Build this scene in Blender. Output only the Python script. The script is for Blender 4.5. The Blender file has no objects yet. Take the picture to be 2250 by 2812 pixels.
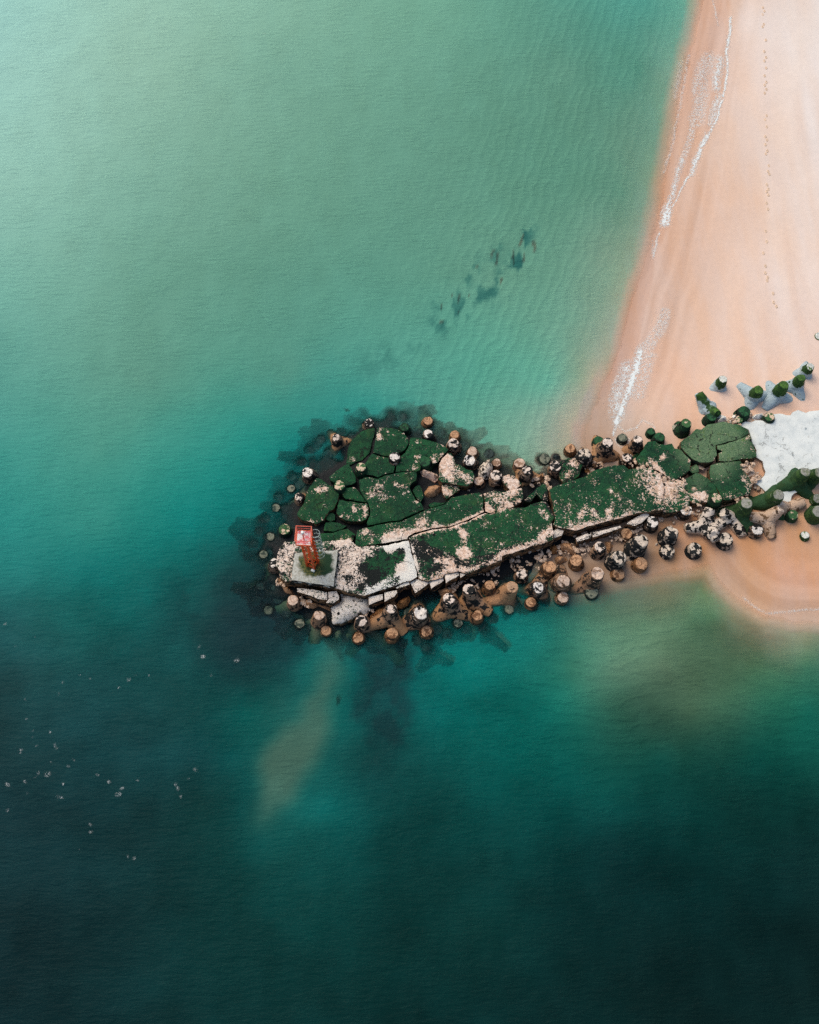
import bpy, bmesh, math, random
import numpy as np
from mathutils import Vector, Quaternion, noise as mnoise, geometry as mgeo
from mathutils.bvhtree import BVHTree

random.seed(7)
SC = bpy.context.scene
COL = SC.collection
R = math.radians

# ------------------------------------------------------------------ camera
H, F, TILT = 100.0, 2900.0, R(21.5)
CU, CV = 1125.0, 1406.0
ct, st = math.cos(TILT), math.sin(TILT)


def P(u, v, z=0.0):
    """place seen at (u, v) of the 2250 x 2812 survey picture, at height z"""
    a, b = (u - CU) / F, (CV - v) / F
    d = Vector((a, st + b * ct, -ct + b * st))
    t = (z - H) / d.z
    return Vector((d.x * t, d.y * t, z))


def proj(x, y, z=0.0):
    """numpy world -> survey picture"""
    zz = z - H
    dep = np.maximum(y * st - zz * ct, 4.0)
    up = y * ct + zz * st
    return CU + F * x / dep, CV - F * up / dep


REG = {1: (680, 1100), 2: (680, 1400), 3: (1000, 1100), 4: (1000, 1400), 5: (1380, 1100), 6: (1380, 1400),
       7: (1810, 960), 8: (1810, 1200)}


def G(r, x, y):
    if r == 0:
        return (x * 2250 / 1725, y * 2250 / 1725)
    if r == 9:
        return (760 + x / 8.625, 1420 + y / 8.625)
    if r == 10:
        return (1650 + x / 2.875, y / 2.875)
    if r == 11:
        return (1450 + x / 2.875, 600 + y / 2.875)
    if r == 12:
        return (1650 + x / 2.875, 1450 + y / 2.875)
    if r == 13:
        return (x / 2.464, 1700 + y / 2.464)
    if r == 14:
        return (1150 + x / 3.45, 550 + y / 3.45)
    o = REG[r]
    return (o[0] + x / 3.9205, o[1] + y / 3.9205)


def poly(*groups):
    """poly((region, x, y, x, y...), ...) -> list of survey pixels"""
    out = []
    for g in groups:
        r, c = g[0], g[1:]
        out += [G(r, c[i], c[i + 1]) for i in range(0, len(c), 2)]
    return out


# ------------------------------------------------------------------ scene helpers
def tag(o, label=None, cat=None, group=None, kind=None):
    if label:
        o['label'] = label; o['kind'] = 'thing'
    if cat: o['category'] = cat
    if group: o['group'] = group
    if kind: o['kind'] = kind
    return o


def link(name, me, mat=None, parent=None):
    o = bpy.data.objects.new(name, me)
    COL.objects.link(o)
    if mat: me.materials.append(mat)
    if parent: o.parent = parent
    return o


def mesh(name, verts, faces, smooth=True):
    me = bpy.data.meshes.new(name)
    me.from_pydata([tuple(v) for v in verts], [], faces)
    me.update()
    if smooth:
        me.polygons.foreach_set('use_smooth', [True] * len(me.polygons))
    return me


def fattr(me, name, vals):
    a = me.attributes.new(name, 'FLOAT', 'POINT')
    a.data.foreach_set('value', np.asarray(vals, dtype=np.float32).ravel())


def cattr(me, name, rgb):
    a = me.attributes.new(name, 'FLOAT_COLOR', 'POINT')
    rgba = np.ones((len(rgb), 4), dtype=np.float32)
    rgba[:, :3] = rgb
    a.data.foreach_set('color', rgba.ravel())


def lin(c):
    c = np.asarray(c, dtype=float) / 255.0
    return np.where(c < .04045, c / 12.92, ((c + .055) / 1.055) ** 2.4)


ELIGHT = np.array([1.12, 1.10, 1.20])     # what a white plate sends back under this sky


def alb(r, g, b):
    """surface colour from the colour seen in daylight"""
    c = np.clip(lin((r, g, b)) / ELIGHT, 0, .9)
    return (float(c[0]), float(c[1]), float(c[2]), 1.0)


# numpy value noise -------------------------------------------------
_lat = np.random.RandomState(3).rand(256, 256)


def vnoise(x, y):
    xi, yi = np.floor(x).astype(int), np.floor(y).astype(int)
    fx, fy = x - xi, y - yi
    fx, fy = fx * fx * (3 - 2 * fx), fy * fy * (3 - 2 * fy)
    a = _lat[xi % 256, yi % 256]; b = _lat[(xi + 1) % 256, yi % 256]
    c = _lat[xi % 256, (yi + 1) % 256]; d = _lat[(xi + 1) % 256, (yi + 1) % 256]
    return (a * (1 - fx) + b * fx) * (1 - fy) + (c * (1 - fx) + d * fx) * fy


def fbm(x, y, o=4):
    s, a, t = 0, 1, 0
    for i in range(o):
        s = s + a * vnoise(x * 2 ** i + 17.3 * i, y * 2 ** i + 5.1 * i)
        t += a; a *= .5
    return s / t


def sstep(a, b, x):
    t = np.clip((x - a) / (b - a), 0, 1)
    return t * t * (3 - 2 * t)


def seg_dist(px, py, pts):
    """distance to an open polyline"""
    d = np.full(px.shape, 1e9)
    for (x0, y0), (x1, y1) in zip(pts[:-1], pts[1:]):
        dx, dy = x1 - x0, y1 - y0
        t = np.clip(((px - x0) * dx + (py - y0) * dy) / max(dx * dx + dy * dy, 1e-9), 0, 1)
        d = np.minimum(d, np.hypot(px - x0 - t * dx, py - y0 - t * dy))
    return d


def inside(px, py, pts):
    r = np.zeros(px.shape, bool)
    n = len(pts)
    for i in range(n):
        x0, y0 = pts[i]; x1, y1 = pts[(i + 1) % n]
        if y0 == y1: continue
        c = ((y0 > py) != (y1 > py)) & (px < (x1 - x0) * (py - y0) / (y1 - y0) + x0)
        r ^= c
    return r


def sdist(px, py, pts):
    d = seg_dist(px, py, pts + [pts[0]])
    return np.where(inside(px, py, pts), d, -d)


# ------------------------------------------------------------------ material helpers
class NT:
    def __init__(s, name):
        s.m = bpy.data.materials.new(name)
        s.m.use_nodes = True
        s.t = s.m.node_tree
        s.t.nodes.clear()
        s.out = s.t.nodes.new('ShaderNodeOutputMaterial')

    def n(s, kind, **kw):
        nd = s.t.nodes.new('ShaderNode' + kind)
        for k, v in kw.items(): setattr(nd, k, v)
        return nd

    def put(s, sock, v):
        if isinstance(v, bpy.types.NodeSocket): s.t.links.new(v, sock)
        elif v is not None: sock.default_value = v

    def math(s, op, a, b=None, c=None, clamp=False):
        nd = s.n('Math', operation=op, use_clamp=clamp)
        for i, v in enumerate((a, b, c)): s.put(nd.inputs[i], v)
        return nd.outputs[0]

    def step(s, x, a, b, lo=0.0, hi=1.0):
        nd = s.n('MapRange', interpolation_type='SMOOTHSTEP')
        for i, v in enumerate((x, a, b, lo, hi)): s.put(nd.inputs[i], v)
        return nd.outputs[0]

    def mix(s, f, a, b):
        nd = s.n('Mix', data_type='RGBA')
        s.put(nd.inputs[0], f); s.put(nd.inputs[6], a); s.put(nd.inputs[7], b)
        return nd.outputs[2]

    def noise(s, vec, scale, detail=5, rough=.6, dist=0.0):
        nd = s.n('TexNoise')
        s.put(nd.inputs['Vector'], vec)
        nd.inputs['Scale'].default_value = scale; nd.inputs['Detail'].default_value = detail
        nd.inputs['Roughness'].default_value = rough; nd.inputs['Distortion'].default_value = dist
        return nd.outputs[0]

    def attr(s, name):
        nd = s.n('Attribute', attribute_name=name)
        return nd

    def f(s, name):
        return s.attr(name).outputs['Fac']

    def pos(s):
        g = s.n('NewGeometry')
        return g.outputs['Position'], g.outputs['Normal']

    def sep(s, v):
        nd = s.n('SeparateXYZ'); s.put(nd.inputs[0], v)
        return nd.outputs

    def bump(s, h, strength=.5, dist=.1, normal=None):
        nd = s.n('Bump'); s.put(nd.inputs['Height'], h)
        nd.inputs['Strength'].default_value = strength; nd.inputs['Distance'].default_value = dist
        if normal is not None: s.put(nd.inputs['Normal'], normal)
        return nd.outputs[0]

    def principled(s, col, rough=.85, spec=.25, normal=None, metal=0.0):
        b = s.n('BsdfPrincipled')
        s.put(b.inputs['Base Color'], col); s.put(b.inputs['Roughness'], rough)
        b.inputs['Specular IOR Level'].default_value = spec; b.inputs['Metallic'].default_value = metal
        if normal is not None: s.put(b.inputs['Normal'], normal)
        s.t.links.new(b.outputs[0], s.out.inputs[0])
        return b


BLACK = alb(30, 31, 31)


# mossy concrete: patches are driven by per-vertex survey values, edges by noise
def mat_slab():
    k = NT('mossy_concrete')
    pos, nor = k.pos()
    z = k.sep(pos)[2]; nz = k.sep(nor)[2]
    n1 = k.noise(pos, 1.1, 9, .66, .3)
    n2 = k.noise(pos, 3.1, 6, .62)
    n3 = k.noise(pos, 1.7, 8, .68, .4)
    n4 = k.noise(pos, 9.0, 4, .6)
    big = k.noise(pos, .35, 4, .6)
    moss = k.mix(k.step(big, .35, .65), alb(18, 62, 40), alb(29, 88, 52))
    moss = k.mix(k.math('MULTIPLY', k.step(n4, .4, .72), .8), moss, alb(13, 46, 31))
    moss = k.mix(k.math('MULTIPLY', k.step(k.math('ADD', n2, k.math('MULTIPLY', n4, .3)), .72, .85), .5), moss, alb(62, 104, 52))
    n6 = k.noise(pos, 22, 5, .7)
    moss = k.mix(k.math('MULTIPLY', k.step(n6, .5, .68), .6), moss, alb(46, 116, 66))
    moss = k.mix(k.math('MULTIPLY', k.step(n6, .48, .34), .75), moss, alb(9, 30, 22))
    crk = k.n('TexVoronoi', feature='DISTANCE_TO_EDGE'); k.put(crk.inputs['Vector'], k.n('VectorMath', operation='ADD').outputs[0]); crk.inputs['Scale'].default_value = .42
    wv = crk.inputs['Vector'].links[0].from_node; k.put(wv.inputs[0], pos)
    nz_ = k.n('TexNoise'); k.put(nz_.inputs['Vector'], pos); nz_.inputs['Scale'].default_value = .9; nz_.inputs['Detail'].default_value = 5; k.put(wv.inputs[1], nz_.outputs['Color'])
    moss = k.mix(k.math('MULTIPLY', k.step(k.noise(pos, .55, 5, .6, .5), .52, .66), .5), moss, alb(52, 84, 44))
    moss = k.mix(k.math('MULTIPLY', k.step(k.noise(pos, .8, 6, .65, .2), .54, .64), .55), moss, alb(16, 42, 34))
    moss = k.mix(k.math('MULTIPLY', k.step(k.noise(pos, 2.3, 7, .7, .4), .5, .62), .65), moss, alb(13, 42, 29))
    bh = k.n('TexVoronoi'); k.put(bh.inputs['Vector'], pos); bh.inputs['Scale'].default_value = .42
    hole = k.step(bh.outputs['Distance'], .085, .06)
    crack = k.math('MULTIPLY', k.step(crk.outputs['Distance'], .022, .008), k.step(n2, .47, .55))
    grey = k.mix(n2, alb(74, 108, 78), alb(128, 148, 112))
    grey = k.mix(k.step(n3, .55, .75), grey, alb(105, 125, 45))
    moss = k.mix(k.math('MULTIPLY', k.f('grey'), k.step(n4, .2, .6)), moss, grey)
    bare = k.mix(k.step(n2, .38, .62), alb(214, 176, 154), alb(246, 220, 206))
    bare = k.mix(k.f('white'), bare, k.mix(n4, alb(228, 220, 212), alb(240, 236, 231)))
    bare = k.mix(k.math('MULTIPLY', k.step(n4, .56, .74), .45), bare, alb(150, 128, 110))
    n5 = k.noise(pos, 4.2, 8, .72, .5)
    bm = k.math('ADD', k.f('bare'), k.math('MULTIPLY', k.math('SUBTRACT', n1, .5), 1.2))
    bm = k.math('ADD', bm, k.math('MULTIPLY', k.math('SUBTRACT', n5, .5), 2.5))
    bmask = k.step(bm, .5, .55)
    km = k.math('ADD', k.f('black'), k.math('MULTIPLY', k.math('SUBTRACT', n3, .5), 1.5))
    km = k.math('ADD', km, k.math('MULTIPLY', k.math('SUBTRACT', n4, .5), .5))
    n7 = k.noise(pos, 6.5, 4, .6)
    fk = k.math('ADD', k.math('ADD', n7, k.math('MULTIPLY', n1, .45)), k.math('MULTIPLY', k.f('bare'), .35))
    fleck = k.step(fk, .925, .965)
    bmask = k.math('MAXIMUM', bmask, fleck)
    kmask = k.step(km, .48, .55)
    moss = k.mix(kmask, moss, k.mix(n2, alb(12, 15, 15), alb(28, 36, 32)))
    col = k.mix(bmask, moss, bare)
    col = k.mix(k.math('MAXIMUM', hole, k.math('MULTIPLY', crack, .85)), col, alb(14, 18, 16))
    # broken faces: tan stone with black lichen
    tan = k.mix(k.step(n2, .35, .65), alb(120, 82, 52), alb(196, 146, 106))
    tan = k.mix(k.step(k.math('ADD', n3, k.math('MULTIPLY', n4, .4)), .66, .74), tan, BLACK)
    face = k.mix(k.f('tan'), k.mix(n2, alb(14, 30, 22), alb(24, 56, 36)), tan)
    side = k.step(k.math('ADD', nz, k.math('MULTIPLY', k.math('SUBTRACT', n2, .5), .3)), .45, .62)
    col = k.mix(side, face, col)
    wet = k.step(k.math('ADD', z, k.math('MULTIPLY', n3, .5)), .3, .75)
    col = k.mix(wet, alb(16, 20, 21), col)
    h = k.math('ADD', k.math('MULTIPLY', n4, .6), k.math('ADD', n2, k.math('MULTIPLY', bmask, .25)))
    k.principled(col, .8, .2, k.bump(k.math('ADD', h, k.math('MULTIPLY', n6, .5)), .8, .1))
    return k.m


def mat_tet(name, cap, cap_b, cap_f, shaft, shaft_b, shaft_f, low, low_f, z0=.35, z1=.65, wetcol=(20, 26, 28), wz=(.1, .3), ring=None):
    """cap / shaft / low = colours; *_f = share of dark growth"""
    k = NT(name)
    pos, nor = k.pos()
    oi = k.n('ObjectInfo')
    loc = k.sep(oi.outputs['Location'])
    p = k.sep(pos)
    nz = k.sep(nor)[2]
    zrel = k.math('SUBTRACT', p[2], loc[2])
    n1 = k.noise(pos, 1.9, 4, .55, .4)
    n2 = k.noise(pos, 5.5, 5, .6)
    n3 = k.noise(pos, 12, 3, .6)
    zz = k.math('ADD', zrel, k.math('MULTIPLY', k.math('SUBTRACT', n1, .5), 1.3))
    sm = k.step(zz, z0, z1)
    cm = k.math('MULTIPLY', k.step(nz, .72, .9), k.step(zrel, 1.2, 1.45))
    lowc = k.mix(n2, alb(*low), alb(*[int(c * .72) for c in low]))
    shc = k.mix(n2, alb(*shaft), alb(*[int(c * .75) for c in shaft]))
    base = k.mix(sm, lowc, shc)
    capc = k.mix(k.step(n2, .35, .65), alb(*cap), alb(*[int(c * .84) for c in cap]))
    if ring:                                   # worn rim round the flat end
        dx = k.math('SUBTRACT', p[0], loc[0]); dy = k.math('SUBTRACT', p[1], loc[1])
        rr = k.math('SQRT', k.math('ADD', k.math('MULTIPLY', dx, dx), k.math('MULTIPLY', dy, dy)))
        rr = k.math('ADD', rr, k.math('MULTIPLY', k.math('SUBTRACT', n1, .5), .3))
        rm = k.math('MULTIPLY', k.step(rr, .26, .31), k.step(rr, .38, .33))
        capc = k.mix(k.math('MULTIPLY', rm, .75), capc, alb(*ring))
    base = k.mix(cm, base, capc)
    frac = k.mix(sm, (low_f,) * 3 + (1,), (shaft_f,) * 3 + (1,))
    frac = k.mix(cm, frac, (cap_f,) * 3 + (1,))
    bl = k.math('ADD', k.sep(frac)[0], k.math('ADD', k.math('MULTIPLY', k.math('SUBTRACT', n1, .5), 3.0), k.math('MULTIPLY', k.math('SUBTRACT', n2, .5), .9)))
    bmask = k.step(bl, .48, .54)
    dark = k.mix(cm, alb(*shaft_b), alb(*cap_b))
    col = k.mix(bmask, base, dark)
    col = k.mix(k.math('MULTIPLY', k.step(n3, .5, .8), .35), col, alb(90, 78, 66))
    wet = k.step(k.math('ADD', p[2], k.math('MULTIPLY', k.math('SUBTRACT', n2, .5), .35)), wz[0], wz[1])
    col = k.mix(wet, alb(*wetcol), col)
    k.principled(col, .82, .22, k.bump(k.math('ADD', n2, k.math('MULTIPLY', n3, .5)), .5, .05))
    return k.m


KK = (24, 26, 26)
TM = {
    'spot': mat_tet('spotted_concrete', (240, 218, 206), KK, .45, (176, 138, 112), KK, .55, (190, 142, 104), .2, .4, .7, (66, 70, 58), (-.1, .12)),
    'white': mat_tet('pale_concrete', (246, 233, 226), KK, .4, (150, 120, 100), KK, .6, (184, 136, 100), .2, .4, .7, (66, 70, 58), (-.1, .12)),
    'black': mat_tet('black_crusted_concrete', (226, 206, 190), (27, 31, 32), .53, (200, 176, 158), (26, 30, 32), .68, (196, 154, 120), .16, .35, .6, (120, 96, 76), (-.3, .1)),
    'tan': mat_tet('tan_concrete', (208, 160, 124), (120, 84, 60), .3, (150, 106, 72), (62, 46, 34), .45, (176, 128, 90), .2, .3, .6, (92, 96, 78), (-.15, .12), (128, 88, 62)),
    'pink': mat_tet('pink_concrete', (226, 196, 178), (150, 118, 98), .28, (160, 122, 96), (50, 42, 36), .45, (170, 126, 92), .2, .3, .6, (92, 96, 78), (-.15, .12), (168, 130, 108)),
    'leg': mat_tet('tan_leg_concrete', (206, 164, 132), (44, 38, 34), .22, (196, 146, 108), (60, 46, 36), .2, (186, 136, 98), .18, .3, .6, (70, 78, 66), (-.4, .1)),
    'cream': mat_tet('cracked_cream_concrete', (236, 212, 196), (60, 48, 40), .3, (222, 188, 164), (110, 84, 62), .32, (206, 170, 144), .3, .3, .6, (90, 80, 66), (-.4, .1)),
    'pied': mat_tet('black_and_cream_concrete', (244, 226, 214), KK, .42, (240, 220, 206), KK, .45, (222, 190, 166), .34, .3, .6, (90, 80, 66), (-.4, .1)),
    'moss': mat_tet('mossy_tetrapod', (40, 92, 58), (20, 52, 36), .45, (24, 66, 42), (14, 34, 26), .5, (30, 60, 44), .5, .2, .6, (18, 30, 28), (0, .2)),
    'mosspale': mat_tet('mossy_pale_tetrapod', (66, 108, 66), (218, 190, 166), .36, (26, 70, 42), (16, 38, 28), .45, (150, 140, 116), .3, .2, .6),
    'cone': mat_tet('green_cone_concrete', (160, 158, 150), (120, 124, 104), .4, (66, 98, 48), (38, 66, 34), .5, (48, 86, 52), .34, .5, 1.3),
    'beach': mat_tet('algae_on_pale_concrete', (84, 122, 52), (60, 92, 44), .4, (58, 96, 40), (36, 66, 30), .5, (188, 206, 218), .0, .8, 1.0),
    'beachwhite': mat_tet('white_ended_concrete', (232, 232, 226), (90, 120, 60), .22, (52, 88, 40), (36, 66, 30), .5, (196, 210, 220), .0, .8, 1.0),
    'olive': mat_tet('olive_wet_concrete', (132, 134, 118), (62, 72, 64), .4, (48, 62, 52), (24, 34, 32), .5, (44, 56, 48), .4, .3, .6, (30, 40, 38), (-.3, .0)),
    'sub': mat_tet('weedy_drowned_concrete', (52, 66, 66), (26, 36, 40), .5, (30, 42, 46), (18, 26, 30), .5, (24, 34, 38), .5, .3, .6, (26, 36, 40), (-.9, -.5)),
}


def mat_rock(name, c0, c1, blk=.3, wz=(.0, .25)):
    k = NT(name)
    pos, nor = k.pos()
    z = k.sep(pos)[2]
    n1 = k.noise(pos, 2.2, 8, .65, .3); n2 = k.noise(pos, 6, 5, .6)
    col = k.mix(k.step(n2, .3, .7), alb(*c0), alb(*c1))
    bm = k.step(k.math('ADD', blk, k.math('MULTIPLY', k.math('SUBTRACT', n1, .5), 1.6)), .48, .55)
    col = k.mix(bm, col, alb(38, 34, 30))
    col = k.mix(k.step(k.math('ADD', z, k.math('MULTIPLY', n1, .3)), wz[0] + .15, wz[1] + .15), alb(24, 28, 29), col)
    k.principled(col, .85, .2, k.bump(k.math('ADD', n1, n2), .7, .1))
    return k.m


def mat_plain(name, col, rough=.6, spec=.4, metal=0, vary=.0, col2=None, scale=4):
    k = NT(name)
    pos, nor = k.pos()
    n = k.noise(pos, scale, 6, .65)
    c = k.mix(k.step(n, .42, .6, 0, 1), alb(*col), alb(*(col2 or [int(x * (1 - vary)) for x in col])))
    k.principled(c, rough, spec, k.bump(n, .15, .02), metal)
    return k.m


# ------------------------------------------------------------------ the shore: survey lines
SHORE = [(1990, -420), (1950, -120), (1932, 0), (1918, 77), (1893, 167), (1873, 261), (1859, 348), (1838, 452), (1817, 557),
         (1789, 661), (1770, 739), (1746, 784), (1728, 864), (1707, 941), (1688, 1000), (1655, 1070), (1632, 1122),
         (1612, 1180), (1612, 1226), (1600, 1400), (1495, 1545), (1560, 1590), (1640, 1600), (1760, 1578), (1860, 1562), (1950, 1545),
         (1985, 1600), (2033, 1648), (2102, 1687), (2172, 1702), (2300, 1705), (2700, 1690)]
LAND_W = [tuple(P(u, v)[:2]) for u, v in SHORE]
LAND_W = [(LAND_W[0][0] + 60, 900)] + LAND_W + [(900, LAND_W[-1][1])]
LAND_POLY = LAND_W + [(900, 900)]

FOOT = poly((1, 310, 1620, 400, 1500, 480, 1380, 520, 1250, 540, 1150, 620, 1000, 700, 850, 800, 760, 920, 700, 1050, 620, 1090, 480, 1200, 340, 1320, 290),
            (3, 250, 285, 440, 320, 520, 390, 700, 420, 860, 480, 930, 560, 1000, 640, 1200, 700, 1350, 800, 1480, 830),
            (5, 300, 860, 480, 850, 700, 700, 950, 660, 1150, 640, 1350, 640, 1500, 500, 1700, 420),
            (7, 100, 1010, 240, 940, 400, 830, 560, 760, 800, 760, 980, 800, 1030, 1000, 1150, 1300, 1000, 1560, 700, 1640, 480, 1660, 100, 1760),
            (6, 1500, 150, 1280, 260, 960, 330, 700, 430, 450, 520, 250, 620, 0, 720),
            (4, 1400, 740, 1200, 830, 1000, 800, 800, 850, 560, 910, 300, 1020, 60, 1140),
            (2, 1250, 1180, 1050, 1220, 920, 1180, 880, 1060, 680, 1040, 540, 930, 400, 860, 320, 720))
FOOT_W = [tuple(P(u, v, .3)[:2]) for u, v in FOOT]


def shore_s(x, y):
    d = seg_dist(x, y, LAND_W)
    return np.where(inside(x, y, LAND_POLY), d, -d)


def sand_z(x, y, s=None):
    if s is None: s = shore_s(x, y)
    z = np.where(s > 0, 1.5 * (1 - np.exp(-np.maximum(s, 0) / 26)), -5.0 * (1 - np.exp(np.minimum(s, 0) / 17)) * (.3 + .7 * sstep(0, -7, s)))
    z = z + (fbm(x * .09, y * .09) - .5) * .35 * sstep(0, 10, s) + (fbm(x * .5, y * .5, 3) - .5) * .05
    return z


def sand_at(u, v):
    p = P(u, v, .6)
    return float(sand_z(np.array([p.x]), np.array([p.y]))[0])


# fine grid over what the survey sees, coarse far out
def axis(a, b, st_, far, fine_):
    c0, c1 = fine_
    mid = np.concatenate([np.linspace(a, c0, int((c0 - a) / st_) + 1)[:-1], np.linspace(c0, c1, int((c1 - c0) / .17) + 1), np.linspace(c1, b, int((b - c1) / st_) + 1)[1:]])
    return np.concatenate([[a - far, a - far * .5, a - far * .2, a - far * .07], mid, [b + far * .07, b + far * .2, b + far * .5, b + far]])


def grid(xs, ys):
    X, Y = np.meshgrid(xs, ys)
    nx, ny = len(xs), len(ys)
    i = np.arange(nx * ny).reshape(ny, nx)
    f = np.stack([i[:-1, :-1], i[:-1, 1:], i[1:, 1:], i[1:, :-1]], -1).reshape(-1, 4)
    return X.ravel(), Y.ravel(), f


def gridmesh(name, X, Y, Z, f):
    me = bpy.data.meshes.new(name)
    me.vertices.add(len(X))
    me.vertices.foreach_set('co', np.stack([X, Y, Z], -1).astype(np.float32).ravel())
    me.loops.add(f.size)
    me.loops.foreach_set('vertex_index', f.astype(np.int32).ravel())
    me.polygons.add(len(f))
    me.polygons.foreach_set('loop_start', np.arange(0, f.size, 4, dtype=np.int32))
    me.polygons.foreach_set('use_smooth', np.ones(len(f), bool))
    me.update(calc_edges=True)
    return me


XS = axis(-70, 70, .42, 900, (min(p[0] for p in FOOT_W) - 6, 40.0))
YS = axis(-14, 116, .42, 900, (min(p[1] for p in FOOT_W) - 6, max(p[1] for p in FOOT_W) + 5))
GX, GY, GF = grid(XS, YS)
GS = shore_s(GX, GY)
GZ = sand_z(GX, GY, GS)


def rbf(pts, cols, qx, qy):
    pts = np.array(pts, float); cols = np.array(cols, float)
    d = np.hypot(pts[:, None, 0] - pts[None, :, 0], pts[:, None, 1] - pts[None, :, 1])
    n = len(pts)
    A = np.zeros((n + 1, n + 1)); A[:n, :n] = d + np.eye(n) * 4.0; A[:n, n] = 1; A[n, :n] = 1
    w = np.linalg.solve(A, np.vstack([cols, np.zeros((1, cols.shape[1]))]))
    out = np.empty((len(qx), cols.shape[1]))
    for i in range(0, len(qx), 20000):
        s = slice(i, i + 20000)
        D = np.hypot(qx[s, None] - pts[None, :, 0], qy[s, None] - pts[None, :, 1])
        out[s] = D @ w[:n] + w[n]
    return out


# ---- sand
SANDC = [(1440, 0, 214, 178, 158), (1520, 20, 222, 180, 154), (1580, 50, 238, 214, 200), (1720, 50, 240, 221, 209), (1480, 150, 222, 182, 159), (1560, 200, 238, 206, 186), (1700, 250, 240, 218, 205),
         (1440, 330, 222, 184, 160), (1500, 420, 226, 182, 154), (1600, 400, 238, 205, 184), (1710, 450, 240, 214, 198), (1420, 540, 218, 176, 151), (1480, 560, 224, 182, 156),
         (1550, 560, 238, 203, 182), (1660, 600, 240, 210, 192), (1370, 660, 214, 174, 151), (1430, 690, 224, 182, 156), (1530, 720, 239, 202, 180), (1650, 720, 240, 206, 186), (1720, 700, 240, 206, 186),
         (1310, 800, 210, 172, 152), (1390, 800, 230, 186, 160), (1480, 800, 239, 198, 174), (1600, 800, 240, 200, 176), (1700, 850, 238, 196, 172), (1300, 900, 206, 178, 158), (1370, 880, 230, 190, 165),
         (1440, 900, 228, 184, 158), (1520, 850, 238, 196, 172),
         (1420, 1130, 196, 142, 104), (1520, 1150, 206, 150, 110), (1620, 1160, 210, 154, 116), (1700, 1130, 212, 156, 116), (1350, 1170, 170, 134, 106), (1450, 1190, 196, 148, 114),
         (1560, 1230, 204, 160, 128), (1660, 1210, 224, 164, 128), (1720, 1230, 222, 166, 132), (1620, 1270, 210, 164, 132), (1710, 1290, 206, 168, 142), (1250, 1200, 160, 128, 104)]


def sand_colours():
    u, v = proj(GX, GY, GZ)
    u, v = u * 1725 / 2250, v * 1725 / 2250
    nx, ny = fbm(GX * .12, GY * .06) - .5, fbm(GX * .12 + 40, GY * .06) - .5
    u2 = np.clip(u + nx * 60, 1180, 1790); v2 = np.clip(v + ny * 60, -60, 1340)
    c = rbf([p[:2] for p in SANDC], [p[2:] for p in SANDC], u2, v2)
    c = np.clip(c, 60, 246) * np.array([.972, .985, 1.01])
    wet = poly((10, 1032, -300, 1028, -50, 1012, 150, 1000, 300, 993, 450, 995, 600, 982, 700, 960, 810, 925, 900, 900, 990, 870, 1050, 800, 1180, 750, 1310, 665, 1450, 600, 1560, 560, 1650, 520, 1820, 470, 1950), (11, 1010, 200, 1000, 330, 985, 500, 930, 700, 880, 950, 850, 1230, 790, 1400, 720, 1560, 680, 1720))
    wp = [(p[0] * 1725 / 2250, p[1] * 1725 / 2250) for p in wet]
    wm = sstep(-2.5, 2.5, sdist(u, v, wp + [(900, 1330), (900, -260)]))
    c = c * (1 - wm[:, None] * np.array([.03, .06, .08]))
    st_ = fbm(GS * 1.3 + 5, GY * .055 + GX * .02, 4) - .5
    c = c + (st_ * sstep(-7, -1, GS) * sstep(9, 3, GS))[:, None] * np.array([30, 34, 38])
    fl = fbm(GX * .8, GY * .09 + 3, 4) - .5
    c = c + (fl * sstep(6, 14, GS))[:, None] * np.array([9, 20, 28])
    return lin(c) / ELIGHT


def mat_sand():
    k = NT('beach_sand')
    pos, nor = k.pos()
    base = k.attr('sand_colour').outputs['Color']
    mp = k.n('Mapping'); k.put(mp.inputs[0], pos); mp.inputs['Rotation'].default_value = (0, 0, R(8)); mp.inputs['Scale'].default_value = (1, .22, 1)
    n1 = k.noise(mp.outputs[0], .35, 6, .6); n2 = k.noise(pos, 2.2, 6, .65); n3 = k.noise(pos, 14, 4, .7)
    hs = k.n('HueSaturation')
    k.put(hs.inputs['Color'], base)
    k.put(hs.inputs['Value'], k.math('ADD', .86, k.math('ADD', k.math('MULTIPLY', n1, .1), k.math('MULTIPLY', n2, .2))))
    k.put(hs.inputs['Saturation'], k.step(n1, .3, .7, .86, 1.06))
    col = k.mix(k.math('MULTIPLY', k.step(n3, .45, .8), .1), hs.outputs[0], alb(140, 100, 74))
    v = k.n('TexVoronoi'); k.put(v.inputs['Vector'], pos); v.inputs['Scale'].default_value = 1.3
    shell = k.step(v.outputs['Distance'], .07, .05)
    shell = k.math('MULTIPLY', shell, k.step(n2, .6, .64))
    col = k.mix(shell, col, alb(244, 238, 230))
    h = k.math('ADD', k.math('MULTIPLY', n2, .6), k.math('MULTIPLY', n3, .35))
    k.principled(col, .8, .2, k.bump(h, .35, .06))
    return k.m


SANDCOL = sand_colours()
me = gridmesh('sand', GX, GY, GZ, GF)
cattr(me, 'sand_colour', SANDCOL)
tag(link('beach_sand', me, mat_sand()), kind='structure')

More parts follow.
